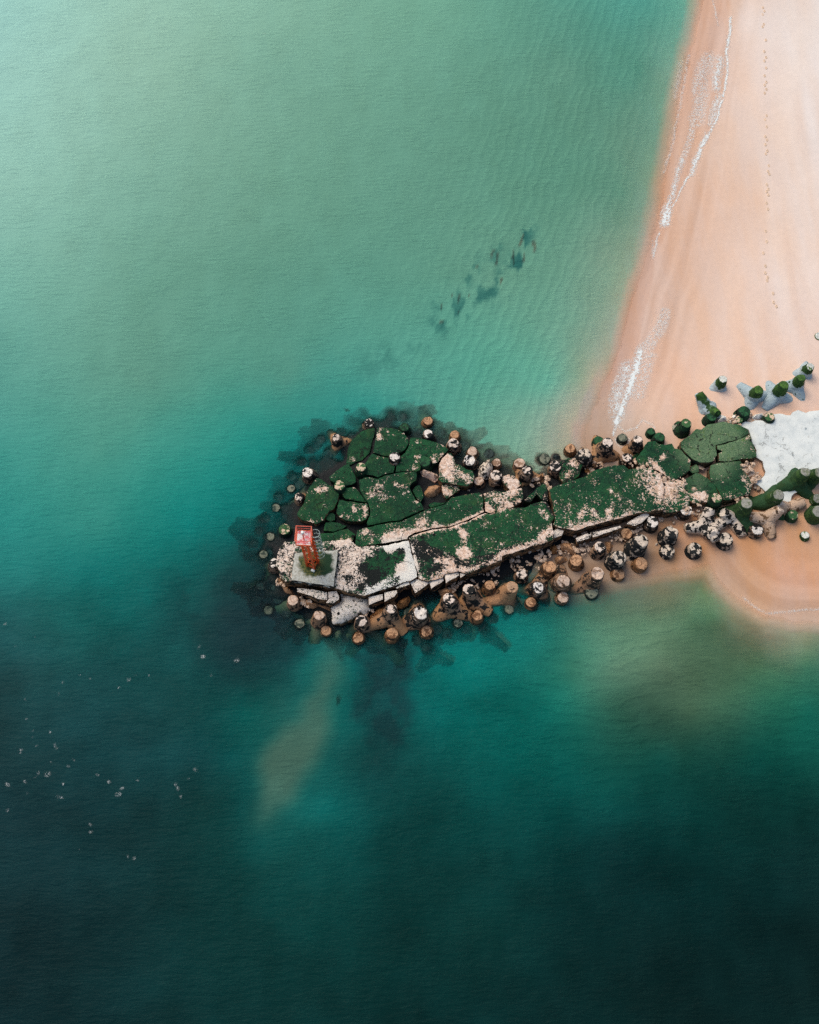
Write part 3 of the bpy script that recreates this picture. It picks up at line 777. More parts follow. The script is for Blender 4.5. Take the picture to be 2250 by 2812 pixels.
# ------------------------------------------------------------------ loose boulders
TANR = mat_rock('tan_boulder', (150, 106, 72), (206, 158, 122), .3)
GRR = mat_rock('grey_green_boulder', (70, 82, 66), (112, 120, 98), .25, (-.9, -.5))
WHR = mat_rock('white_boulder', (226, 220, 214), (240, 238, 236), .16)
ORR = mat_rock('rusty_boulder', (120, 76, 44), (190, 134, 84), .34)
BGRP = 'loose boulders along the breakwater'
bs = dict(thick=1.0, bevel=.25, rough=.08, bumpy=.12, dome=.35, group=BGRP, res=.2)
BO = [
    ('flat tan boulder with black spots under the deck wall, above a spotted tetrapod', TANR, (4, 805, 850, 880, 810, 960, 830, 970, 870, 930, 920, 850, 918, 820, 890), .9),
    ('curved broken tan fragment beside a spotted tetrapod on the south side', TANR, (4, 1045, 990, 1080, 980, 1110, 1040, 1165, 1110, 1110, 1120, 1060, 1080), .55),
    ('brown slanting boulder tucked under the white edge blocks', ORR, (4, 320, 1010, 380, 950, 480, 905, 500, 950, 470, 1010, 400, 1040, 330, 1040), .8),
    ('big brown rock shelf under the first edge block west of the white spill', TANR, (2, 552, 940, 640, 935, 700, 975, 800, 990, 880, 1020, 890, 1070, 830, 1050, 760, 1025, 700, 1050, 630, 1030, 570, 985), .75),
    ('rounded brown rock at the western corner below the plinth', TANR, (2, 305, 690, 350, 720, 420, 800, 520, 880, 460, 905, 400, 860, 340, 790), .7),
    ('brown speckled rock right of the white concrete spill', ORR, (4, 75, 1110, 150, 1040, 215, 1020, 240, 1080, 220, 1130, 130, 1145, 60, 1155), .8),
    ('pointed tan rock with a pale tip beneath the deck seam', TANR, (6, 610, 355, 680, 330, 750, 345, 790, 420, 798, 470, 720, 440, 640, 410), .95),
    ('squarish tan rock below the pointed one beneath the deck seam', TANR, (6, 575, 500, 620, 478, 700, 490, 715, 520, 640, 560, 585, 570), .75),
    ('brown lump against the wall left of the pointed tan rock', ORR, (6, 520, 380, 570, 355, 610, 390, 590, 440, 540, 450), .9),
    ('tan leaning stone right beside the white-spotted end under the landward deck', TANR, (6, 1110, 320, 1170, 325, 1205, 370, 1180, 430, 1140, 440, 1135, 380), .8),
    ('oval striped boulder with a dark lower edge in the pool of the head', TANR, (3, 655, 960, 700, 900, 780, 885, 828, 900, 822, 960, 770, 1005, 700, 1020, 660, 1000), 1.05),
    ('lying pink boulder with dark cracks, above the oval boulder in the pool', mat_rock('pink_boulder', (190, 150, 128), (232, 204, 190), .34), (3, 608, 745, 640, 722, 720, 735, 790, 775, 795, 830, 760, 855, 700, 810, 630, 790), 1.1),
    ('knobbly white and black rock column north of the pinkish slab', mat_rock('lichen_rock', (200, 178, 160), (238, 220, 206), .47), (3, 1240, 690, 1290, 640, 1350, 600, 1385, 650, 1390, 720, 1350, 790, 1290, 820, 1240, 780), 1.4),
    ('brown oval rock right of the tan-bodied tetrapod, north side', TANR, (5, 335, 840, 380, 790, 440, 752, 455, 780, 420, 840, 360, 858), .8),
    ('small rusty rock in the dark gap north of the landward deck', ORR, (5, 890, 700, 925, 685, 955, 720, 940, 760, 905, 750), .9),
    ('green low stone beside the orange-spotted end, north side', mat_rock('mossy_stone', (22, 60, 38), (34, 84, 50), .2), (5, 1405, 570, 1450, 545, 1510, 540, 1490, 590, 1420, 598), 1.0),
    ('white boulder wedged between two mossy ends beside the beach', WHR, (7, 650, 700, 680, 668, 740, 690, 755, 740, 700, 770, 655, 755), 1.5),
    ('slanting white stone left of the thick mossy end by the apron', WHR, (7, 775, 735, 820, 670, 870, 640, 880, 690, 840, 745, 790, 765), 1.4),
    ('smooth white oval boulder at the edge of the apron', WHR, (7, 1012, 700, 1060, 668, 1130, 660, 1148, 690, 1100, 735, 1040, 735), 1.35),
    ('pinkish rock at the apron edge left of the smooth white boulder', mat_rock('apron_rock', (196, 160, 140), (226, 196, 178), .2), (7, 955, 735, 985, 710, 1025, 730, 1010, 770, 970, 770), 1.3),
    ('small square black and white stone on the wet sand', mat_rock('speckled_stone', (180, 156, 138), (226, 206, 190), .4), (6, 1630, 365, 1660, 310, 1700, 340, 1690, 380, 1650, 392), .5),
    ('tan angular stone in front of the olive-edged rubble by the apron', TANR, (7, 1085, 1570, 1130, 1535, 1170, 1560, 1150, 1600, 1100, 1605), 1.15),
    ('grey rock below the white concrete spill, left of two', GRR, (2, 920, 1300, 960, 1260, 1020, 1270, 1035, 1340, 985, 1395, 930, 1380), .06),
    ('grey rock below the white concrete spill, right of two', GRR, (2, 1040, 1330, 1090, 1310, 1140, 1340, 1120, 1385, 1060, 1390), .0),
    ('pale wet rock at the very foot of the white concrete spill', TANR, (2, 910, 1225, 960, 1205, 1005, 1230, 1000, 1265, 940, 1270), .4),
    ('pale grey stone on the sand left of the tall mossy end', mat_rock('grey_stone', (150, 146, 134), (176, 170, 156), .15), (7, 140, 815, 165, 780, 210, 775, 235, 810, 220, 855, 170, 862), .95),
]
for lb, m, c, z in BO:
    slab('boulder', lb, 'boulder', poly(c), z, mat=m, **bs)

# ------------------------------------------------------------------ tetrapods
LEG = 2.1


def tetra_mesh(seed):
    bm = bmesh.new()
    rnd = random.Random(seed)
    dirs = [Vector((0, 0, 1))]
    e = R(-19.47)
    for i in range(3):
        a = R(120 * i)
        dirs.append(Vector((math.cos(a) * math.cos(e), math.sin(a) * math.cos(e), math.sin(e))))
    for d in dirs:
        q = Vector((0, 0, 1)).rotation_difference(d)
        rings = []
        for t, r in ((-.45, .6), (0, .84), (.5, .8), (LEG * .55, .68), (LEG - .07, .52), (LEG, .48)):
            rings.append([bm.verts.new(q @ Vector((math.cos(j * math.tau / 20) * r, math.sin(j * math.tau / 20) * r, t))) for j in range(20)])
        for a, b in zip(rings[:-1], rings[1:]):
            for j in range(20):
                bm.faces.new((a[j], a[(j + 1) % 20], b[(j + 1) % 20], b[j]))
        bm.faces.new(rings[-1]); bm.faces.new(list(reversed(rings[0])))
    me = bpy.data.meshes.new('tetrapod')
    bm.to_mesh(me); bm.free()
    tmp = bpy.data.objects.new('tmp', me); COL.objects.link(tmp)
    md = tmp.modifiers.new('r', 'REMESH'); md.mode = 'VOXEL'; md.voxel_size = .05; md.use_smooth_shade = True
    dg = bpy.context.evaluated_depsgraph_get()
    out = bpy.data.meshes.new_from_object(tmp.evaluated_get(dg))
    bpy.data.objects.remove(tmp)
    out.name = 'tetrapod'
    for v in out.vertices:                       # worn, chipped concrete
        p = v.co * 1.6 + Vector((seed * 9, 0, 0))
        a = mnoise.noise(p) * .05 + mnoise.noise(p * 3) * .03
        c = mnoise.noise(v.co * 1.1 + Vector((0, seed * 5, 3)))
        if v.co.length > LEG * .85 and c > .15: a -= (c - .15) * .35
        v.co += v.co.normalized() * a
    out.polygons.foreach_set('use_smooth', [True] * len(out.polygons))
    out.set_sharp_from_angle(angle=R(30))
    out.materials.append(TM['tan'])
    return out


TMESH = [tetra_mesh(i + 1) for i in range(5)]
TGRP = 'concrete tetrapods guarding the breakwater'
TETS = []


def tet(r, x, y, rad, z, style, label, roll=None, el=90, az=0):
    u, v = G(r, x, y)
    if style in ('beach', 'beachwhite'): z = sand_at(u, v) + z
    tip = P(u, v, z)
    s = min(1.4, max(.62, rad / 3.92 / 27.6 / .445))
    d = Vector((math.cos(R(az)) * math.cos(R(el)), math.sin(R(az)) * math.cos(R(el)), math.sin(R(el))))
    if el == 90:
        d = Vector((random.uniform(-.13, .13), random.uniform(-.13, .13), 1)).normalized()
    if style == 'sub':
        d = Vector((random.uniform(-.55, .55), random.uniform(-.55, .55), 1)).normalized(); tip.z -= .05
    if roll is None: roll = random.uniform(0, 120)
    q = Vector((0, 0, 1)).rotation_difference(d) @ Quaternion((0, 0, 1), R(roll))
    o = bpy.data.objects.new('tetrapod', TMESH[len(TETS) % 5])
    COL.objects.link(o)
    o.material_slots[0].link = 'OBJECT'; o.material_slots[0].material = TM[style]
    o.rotation_mode = 'QUATERNION'; o.rotation_quaternion = q
    o.location = tip - d * LEG * s
    o.scale = (s, s, s)
    tag(o, label, 'tetrapod', TGRP)
    TETS.append(o)


# -- west and north-west of the head
tet(1, 1310, 235, 48, .7, 'white', 'pale-capped tetrapod end standing in dark water at the northernmost tip of the head')
tet(3, 390, 190, 60, -.35, 'sub', 'square dark drowned tetrapod off the northern edge, no part above water', 20)
tet(1, 950, 395, 40, 1.55, 'spot', 'tall leg with a white top and tan foot standing off the north-west slab')
tet(1, 785, 425, 45, -.25, 'sub', 'drowned tetrapod with a faint pale end, left of the tall leg off the north-west slab')
tet(1, 645, 770, 54, 1.4, 'white', 'bright white-topped end with black sides, west edge above the oval slab')
tet(1, 605, 680, 45, -.3, 'sub', 'drowned dark end just above the bright white-topped one on the west edge')
tet(1, 470, 945, 40, .02, 'olive', 'grey end awash, between the white-topped end and the tall spotted one on the west edge')
tet(1, 553, 1035, 42, 1.35, 'spot', 'tall spotted leg leaning against the oval slab from the sea side', 200)
tet(1, 305, 1155, 42, -.02, 'olive', 'pale olive end awash, west of the lower edge of the oval slab')
tet(1, 400, 1385, 55, .9, 'mosspale', 'thick green and cream end in dark water left of the beacon platform')
tet(1, 245, 1465, 42, 0, 'olive', 'small cream-centred end awash, left of the thick green and cream one')
tet(1, 175, 1655, 42, -.05, 'olive', 'ring-shaped grey end awash at the far west, level with the plinth top')
tet(2, 288, 570, 50, 1.2, 'white', 'end with a white ring and black hollow touching the seaward deck slab')
tet(2, 145, 815, 48, -.4, 'sub', 'faint drowned ring of a tetrapod end, west of the plinth corner')
tet(2, 225, 1080, 44, -.12, 'olive', 'faint grey drowned end south-west of the plinth')
tet(1, 660, 560, 55, -.5, 'sub', 'dark drowned tetrapod showing a ragged weed edge, north-west outer rim', 140)
tet(1, 860, 590, 55, -.45, 'sub', 'drowned pale-flecked tetrapod between the tall leg and the diamond slab', 40)
tet(1, 470, 820, 50, -.5, 'sub', 'dark drowned tetrapod left of the bright white-topped end', 170)
tet(1, 330, 1060, 50, -.5, 'sub', 'pointed dark drowned leg west of the tall spotted leg', 120)
tet(1, 200, 1270, 55, -.5, 'sub', 'dark drowned tetrapod forming the outer rim left of the oval slab foot', 160)
tet(1, 120, 1440, 50, -.5, 'sub', 'dark drowned tetrapod at the outermost western rim', 200)
tet(1, 80, 1570, 50, -.6, 'sub', 'dark drowned tetrapod at the western rim, level with the beacon foot', 150)
tet(1, 760, 500, 52, -.45, 'sub', 'weed-covered drowned body below the faint pale end, north-west rim', 215)
tet(1, 1010, 340, 50, -.4, 'sub', 'weed-covered drowned tetrapod left of the northernmost pale end', 100)
tet(2, 90, 980, 50, -.8, 'sub', 'barely visible drowned tetrapod furthest south-west of the head', 60)
tet(2, 330, 960, 50, -.7, 'sub', 'drowned dark tetrapod under the south-west corner rock', 90)
# -- south-west foot
tet(2, 488, 975, 52, 1.5, 'pink', 'pink-topped end at the south-west corner, its submerged leg pointing south-east', -50)
tet(2, 775, 1130, 52, 1.5, 'pink', 'smooth pink end left of the white concrete spill', -100)
tet(2, 563, 1222, 46, .08, 'olive', 'low greenish-grey end awash, south of the corner pink end')
tet(2, 848, 1300, 47, .45, 'tan', 'brown end directly below the smooth pink one, left of the grey rocks')
tet(2, 1190, 1375, 52, .6, 'tan', 'brown ringed end below the white concrete spill, southernmost there')
tet(2, 1225, 1195, 55, 1.8, 'spot', 'tan end with black lichen at the lower right corner of the white spill', -40)
tet(4, 305, 1325, 56, .85, 'tan', 'plain brown end in front of the tall white-headed tetrapod')
tet(4, 295, 1062, 50, 2.6, 'spot', 'tall white-headed tetrapod with black sides and two spread tan legs', -40)
tet(4, 615, 1110, 64, 2.35, 'white', 'white-rimmed end with a grey hollow centre, legs spread under water', 85)
tet(4, 668, 1305, 54, .75, 'tan', 'brown end straight south of the white-rimmed hollow one')
tet(4, 915, 955, 58, 2.6, 'spot', 'cream end peppered with black dots, two tan legs below it', 95)
tet(4, 1015, 1215, 44, .08, 'olive', 'small green-flecked end barely out of the water, south side')
tet(4, 1220, 1135, 52, .8, 'tan', 'plain tan end below the curved broken fragment')
tet(4, 1125, 850, 54, 2.25, 'spot', 'spotted cream column with one long tan leg stretching south-east', -38, 76, 142)
tet(4, 1355, 810, 50, 1.05, 'tan', 'brown-speckled end under the tan wall, between two long-legged tetrapods')
tet(4, 1600, 830, 58, 1.95, 'leg', 'tan tetrapod with a broad leg lying flat to the west', 200, 76, 20)
tet(4, 1565, 1070, 46, .0, 'olive', 'mostly drowned end with a small pale spot at the outer southern edge')
tet(4, 60, 1250, 50, -.25, 'sub', 'grey drowned leg right of the lichen-covered end by the white spill', -45)
tet(4, 430, 1440, 50, -.45, 'sub', 'large grey-green drowned leg south-east of the plain brown end', -60)
tet(4, 660, 1480, 50, -.55, 'sub', 'faint drowned leg south of the brown end below the hollow one', 100)
tet(4, 480, 1110, 46, -.1, 'olive', 'pale drowned stump between the white-headed and the hollow-centred tetrapods', 60)
tet(4, 900, 1350, 52, -.5, 'sub', 'dark drowned tetrapod at the outer rim below the green-flecked end', 20)
tet(4, 1250, 1250, 52, -.5, 'sub', 'dark drowned tetrapod just south of the plain tan end', 80)
tet(2, 720, 1260, 50, -.4, 'sub', 'drowned leg under the smooth pink end, pointing south', -100)
tet(4, 560, 1420, 50, -.5, 'sub', 'drowned dark leg between the plain brown end and the one below the hollow centre', 30)
tet(4, 790, 1300, 50, -.35, 'sub', 'drowned dark body right of the brown end below the hollow centre', 75)
tet(4, 1120, 1300, 48, -.5, 'sub', 'drowned dark body on the outer rim left of the plain tan end', 10)
tet(4, 1400, 1180, 50, -.45, 'sub', 'drowned dark body between the plain tan end and the outermost pale spot', 50)
tet(4, 1460, 960, 52, -.15, 'olive', 'greenish sunken leg under the broad flat-lying tan leg', -60)
tet(4, 720, 1180, 46, -.2, 'olive', 'greenish sunken leg south-east of the hollow-centred end', -35)
tet(2, 1050, 1400, 46, -.5, 'sub', 'drowned dark body under the grey rocks at the foot of the spill', 15)
tet(1, 560, 900, 50, -.3, 'sub', 'drowned dark body between the awash grey end and the oval slab', 60)
tet(1, 430, 1240, 50, -.3, 'sub', 'drowned dark body just above the thick green and cream end', 20)
tet(1, 260, 1600, 50, -.35, 'sub', 'drowned dark body hugging the seaward deck edge west of the plinth', 95)
tet(2, 300, 820, 50, -.35, 'sub', 'drowned dark body below the ring-marked end, west of the plinth', 35)
tet(2, 420, 1110, 48, -.45, 'sub', 'drowned dark body between the corner pink end and the low greenish end', 5)
tet(1, 1130, 400, 50, -.3, 'sub', 'drowned dark body beside the sinking north-west slab', 65)
# -- south side, shallows
tet(6, 210, 690, 52, 1.05, 'spot', 'dotted tan end close under the tan deck wall, right of the broad flat leg')
tet(6, 510, 610, 62, 1.2, 'tan', 'wide plain brown end in the corner where the wall meets the sand')
tet(6, 380, 840, 56, 2.0, 'white', 'bright white end with a brown leg running up to the north-east', 65, 77, 245)
tet(6, 308, 995, 50, .6, 'tan', 'tan ringed end in the dark water south of the bright white one')
tet(6, 655, 772, 64, 2.1, 'pink', 'large pale pink end with a thick brown leg pointing north', 84, 77, 264)
tet(6, 655, 942, 54, .7, 'pink', 'smaller pink end directly south of the large pale one')
tet(6, 1030, 682, 64, 2.1, 'pink', 'chipped pink end with a leg lying west-south-west on the flooded sand', 205, 77, 25)
tet(6, 960, 882, 66, .35, 'olive', 'round dark green end in turbid water, below the chipped pink one')
tet(6, 795, 542, 60, 1.1, 'tan', 'brown disc-like end on the wet sand under the wall')
tet(6, 1255, 690, 60, .6, 'tan', 'tan end with a dark waterline ring, just below the black-crusted tetrapod')
tet(6, 1260, 512, 72, 2.1, 'black', 'black-crusted end with three sandy legs spread on wet sand', 95)
tet(6, 1055, 397, 58, 1.4, 'spot', 'cream end with fine black dots under the landward deck edge')
tet(6, 1500, 577, 64, .85, 'tan', 'tan end with one green patch, outermost on the wet sand')
tet(6, 1500, 330, 72, 2.3, 'black', 'half white, half black end standing in a sandy skirt', 100)
tet(6, 1335, 255, 56, .95, 'tan', 'plain sand-coloured end right under the wall, left of the half white one')
tet(6, 1615, 130, 58, 1.6, 'white', 'white end with bold black blotches at the wall where the dry sand starts')
# -- sand south of the landward end
tet(8, 295, 783, 60, 1.6, 'white', 'white end with a black crescent in front of the chipped mossy slab')
tet(8, 625, 655, 52, 2.5, 'mosspale', 'tall column with a dark green head and pale foot beside the square green slab', 270)
tet(8, 945, 712, 56, 3.1, 'cone', 'big green cone with a grey cap, its pale leg pointing south', 55)
tet(8, 1290, 622, 54, 3.2, 'cone', 'big olive cone with a grey cap and a white leg to the south', 65)
tet(8, 1580, 372, 52, 3.3, 'cone', 'dark green cone standing at the edge of the white apron', -40)
tet(8, 1735, 385, 52, 2.8, 'cone', 'dark green leg cut by the right frame edge beside the apron', 10)
tet(8, 1570, 690, 44, 1.2, 'cream', 'cracked cream leg lying towards the east, white end outward', 60, 25, 20)
tet(8, 1445, 838, 50, 1.4, 'mosspale', 'short cream-topped end with a green flank, right of the lying tan leg', 200)
tet(8, 1065, 992, 60, 1.3, 'white', 'nearly clean white end with a dark left side', 290)
tet(8, 720, 1095, 74, 1.25, 'black', 'black end with two large white patches on wet sand', 50)
tet(8, 1215, 1100, 46, .3, 'cream', 'heavy tan leg lying southwards with an olive tip', 60, -8, -78)
tet(8, 905, 1070, 46, .4, 'pied', 'white and black leg lying south-south-east between the cones and the sand', 30, 5, -66)
tet(8, 765, 875, 42, .9, 'pied', 'white-ended leg pointing east-north-east under the big green cone', 0, 15, 25)
tet(8, 275, 985, 46, .7, 'pied', 'long white leg lying flat to the west with a black body', 60, 6, 188)
tet(8, 138, 1022, 70, 1.7, 'black', 'black end with a white ring, left of the long lying white leg', -55)
tet(8, 95, 1222, 64, .85, 'black', 'smaller almost wholly black end beside the little square stone')
tet(8, 390, 1200, 66, .95, 'black', 'cream end with a black starry centre, outermost on the sand', 50)
tet(8, 1715, 800, 58, 2.4, 'cone', 'green tetrapod with one white leg at the right frame edge', 215)
tet(8, 1715, 660, 50, 1.3, 'cone', 'grey-topped leg at the right frame edge above the white-legged one', 100)
tet(8, 1575, 1052, 40, .46, 'beachwhite', 'small white end almost buried in the sand near the white-legged tetrapod')
# -- north side
tet(3, 690, 215, 46, .85, 'tan', 'orange-tan end rising from a dark drowned body at the northern rim')
tet(3, 685, 355, 50, 1.35, 'white', 'bright white cracked end just south of the orange-tan one')
tet(3, 978, 365, 46, .75, 'tan', 'weathered tan end off the north-east rim, above a spotted one')
tet(3, 960, 460, 56, 1.5, 'spot', 'spotted pink and black end at the corner of the broad north-east slab')
tet(3, 1165, 545, 50, .9, 'pink', 'plain pink end in the shallows north of the white ring')
tet(3, 1135, 640, 58, 1.5, 'white', 'white ring-shaped end with a black centre beside the pinkish slab')
tet(3, 1340, 570, 52, .0, 'sub', 'flat dark drowned disc off the knobbly rock column')
tet(3, 1430, 668, 42, .75, 'pink', 'small pink end tucked behind the knobbly rock column')
tet(3, 1420, 800, 58, 1.6, 'spot', 'cream end with crumbly black edges, right of the knobbly column')
tet(3, 1237, 865, 48, .9, 'pink', 'smooth greyish-pink end in the water right of the pinkish slab')
tet(3, 655, 650, 60, 1.35, 'moss', 'black-green glossy end in the gap between the broad slab and the pink boulder')
tet(3, 435, 282, 50, .8, 'moss', 'dark mossy end on the rim above the rounded northern slab')
tet(3, 332, 602, 52, 1.9, 'white', 'white-capped end with two black dots in the crack among the northern slabs')
tet(1, 1222, 712, 50, 1.7, 'mosspale', 'green end with a white splash in the crack by the half-drowned slab')
tet(1, 990, 910, 54, 1.7, 'mosspale', 'mottled end at the meeting of the diamond, oval and wedge slabs')
tet(3, 560, 330, 50, -.3, 'sub', 'dark drowned body between the mossy rim end and the bright cracked one', 70)
tet(3, 820, 340, 50, -.35, 'sub', 'dark drowned body between the bright cracked end and the weathered tan one', 100)
tet(3, 1080, 490, 50, -.35, 'sub', 'round dark drowned body left of the plain pink end', 30)
tet(3, 1480, 740, 50, -.4, 'sub', 'dark drowned body right of the small pink end', 30)
tet(5, 185, 668, 54, .9, 'pink', 'pink end with a tiny dark spot, alone in the shallows of the north side')
tet(5, 270, 745, 50, 2.3, 'spot', 'tall tan-bodied tetrapod with a black-dotted head, north side', 110)
tet(5, 455, 625, 58, .25, 'olive', 'dark grey disc awash north of the middle of the breakwater')
tet(5, 570, 705, 58, 1.5, 'spot', 'black-streaked white end right of the dark grey disc')
tet(5, 585, 630, 40, .05, 'sub', 'small dark end awash above the black-streaked one')
tet(5, 730, 512, 50, .9, 'tan', 'tan end with a brown ring in shallow water, left of the black and white head')
tet(5, 882, 570, 62, 2.2, 'black', 'large black and white head turned to the right, north side', 90)
tet(5, 1035, 432, 52, .8, 'moss', 'smooth dark green end at the water line, touching the tall cream-headed one')
tet(5, 1137, 450, 54, 2.6, 'spot', 'tall cream-headed tetrapod with black sides and two tan feet in the wash', 105)
tet(5, 1300, 395, 48, .7, 'olive', 'grey-green end ringed by foam where the wave runs out')
tet(5, 1458, 415, 48, 2.1, 'spot', 'tall black and cream leg right of the foam-ringed end', 60)
tet(5, 1345, 608, 52, 1.6, 'spot', 'orange and black dotted end at the edge of the landward deck')
tet(5, 1598, 330, 42, .95, 'moss', 'small green end on the sand, left of a wider green one')
tet(5, 1695, 390, 52, 1.3, 'moss', 'wide green end touching the mossy slab that faces the beach')
tet(7, 215, 805, 40, .95, 'moss', 'small dark end pressed against the tall mossy one on the beach')
tet(7, 298, 790, 52, 2.1, 'mosspale', 'tall mossy end with a cream-flecked top at the beach corner', 30)
tet(7, 570, 722, 48, 1.7, 'moss', 'mossy end at the foot of the white beach leg')
tet(7, 922, 660, 60, 1.8, 'moss', 'thick mossy end with a pale right rim beside the apron')
tet(7, 862, 752, 40, 1.4, 'mosspale', 'small mossy end with cream chips below the thick one')
tet(7, 1190, 718, 50, 1.55, 'mosspale', 'green and cream end at the apron edge right of the white boulder')
# -- half buried on the beach
tet(7, 692, 315, 42, 1.5, 'beachwhite', 'short white-capped end with a pale round skirt, alone on the sand')
tet(7, 425, 470, 44, 1.05, 'beach', 'green leg tipped to the left with a long pale blue leg behind it', 60, 32, 128)
tet(7, 1080, 432, 47, 2.15, 'beach', 'green cone in a diamond of pale blue concrete, half buried in sand', 250)
tet(7, 1350, 378, 48, 2.25, 'beach', 'green cone with two pale blue legs spread like a boomerang', 228)
tet(7, 1535, 298, 43, 2.05, 'beach', 'green stub with one long pale blue leg pointing south', -66)
tet(7, 1632, 184, 41, 1.6, 'beachwhite', 'white-ended stub near the right edge with a pale blue skirt to the left', 190)
tet(7, 1730, -145, 46, .1, 'beachwhite', 'pale disc almost buried in sand at the right frame edge')

# ------------------------------------------------------------------ broken chips lying about
def chips(name, zones, mat):
    vs, fs_ = [], []
    rnd = random.Random(11)
    for r, x, y, rad, n, z in zones:
        for _ in range(n):
            a, q = rnd.uniform(0, math.tau), rad * math.sqrt(rnd.random())
            u, v = G(r, x + math.cos(a) * q, y + math.sin(a) * q)
            zz = z if z is not None else sand_at(u, v)
            c = P(u, v, zz); sz = rnd.uniform(.08, .3)
            bm = bmesh.new(); bmesh.ops.create_icosphere(bm, subdivisions=1, radius=sz)
            b0 = len(vs); st3 = (rnd.uniform(.6, 1.5), rnd.uniform(.6, 1.3), rnd.uniform(.35, .8)); ro = rnd.uniform(0, 3)
            for w in bm.verts:
                p = Vector((w.co.x * st3[0], w.co.y * st3[1], w.co.z * st3[2])) * rnd.uniform(.75, 1.15)
                vs.append((c.x + p.x * math.cos(ro) - p.y * math.sin(ro), c.y + p.x * math.sin(ro) + p.y * math.cos(ro), c.z + p.z))
            fs_ += [tuple(b0 + w.index for w in f.verts) for f in bm.faces]
            bm.free()
    tag(link(name, mesh(name, vs, fs_, False), mat), kind='stuff')


chips('rubble_chips', [(7, 1110, 1440, 90, 40, .75), (7, 1190, 1520, 90, 36, .7), (7, 960, 1260, 60, 22, 1.75), (7, 1020, 1380, 70, 30, 1.3), (7, 1080, 1120, 40, 10, .9), (7, 880, 1590, 90, 26, 1.5),
                       (7, 150, 1470, 140, 46, 1.7), (7, 350, 1620, 160, 30, 1.6), (7, 420, 1250, 50, 10, 1.0), (7, 800, 760, 90, 14, 1.3), (7, 980, 760, 60, 12, .9),
                       (5, 1560, 840, 150, 40, 2.0), (5, 1420, 700, 120, 26, 1.4), (5, 960, 700, 120, 20, .5), (5, 420, 880, 120, 20, .6), (5, 780, 700, 80, 14, .9),
                       (4, 1150, 740, 130, 26, .5), (4, 1380, 690, 120, 22, .5), (4, 950, 800, 80, 14, .5), (6, 250, 560, 160, 30, .5), (6, 460, 480, 90, 18, .6), (6, 900, 330, 160, 24, .5), (6, 1250, 260, 110, 20, .6), (6, 1430, 190, 80, 16, .6), (6, 680, 420, 90, 14, .4),
                       (2, 380, 760, 70, 14, .6), (2, 640, 960, 90, 16, .7), (2, 1350, 1090, 90, 18, .6), (3, 720, 1050, 90, 12, .2), (3, 1060, 960, 90, 14, .3), (8, 120, 820, 160, 22, .4), (8, 460, 800, 80, 14, .5), (8, 1150, 680, 110, 16, .8)],
      mat_rock('chipped_concrete', (150, 116, 88), (236, 208, 190), .36, (-.3, -.1)))

# ------------------------------------------------------------------ footprints up the beach
fp_v, fp_f = [], []
rnd = random.Random(5)
trail = [(1900 + x / 1.96, y / 1.96) for x, y in ((388, 40), (384, 130), (395, 220), (398, 480), (400, 720), (405, 870), (416, 920), (410, 980), (405, 1200), (400, 1300), (385, 1400), (405, 1490), (440, 1600), (452, 1650), (478, 1695))]
side = 1
for (u0, v0), (u1, v1) in zip(trail[:-1], trail[1:]):
    n = max(1, int(math.hypot(u1 - u0, v1 - v0) / 9))
    for i in range(n):
        if rnd.random() < .55: continue
        side = -side
        u, v = u0 + (u1 - u0) * i / n + side * 2.2, v0 + (v1 - v0) * i / n + rnd.uniform(-2, 2)
        p = P(u, v, 1.2); z = float(sand_z(np.array([p.x]), np.array([p.y]))[0]); p = P(u, v, z)
        b = len(fp_v)
        for rr, zz in ((1.35, -.02), (1.0, .045), (.75, .04), (.3, .012)):
            for j in range(10):
                a = j * math.tau / 10
                fp_v.append((p.x + math.cos(a) * .11 * rr, p.y + math.sin(a) * .2 * rr, z + zz + .012))
        for q in range(3):
            for j in range(10):
                fp_f.append((b + q * 10 + j, b + q * 10 + (j + 1) % 10, b + q * 10 + 10 + (j + 1) % 10, b + q * 10 + 10 + j))
        fp_f.append(tuple(b + 30 + j for j in range(10)))
tag(link('footprints', mesh('footprints', fp_v, fp_f), mat_plain('trodden_sand', (228, 198, 176), .9, .1, 0, .06)), kind='stuff')

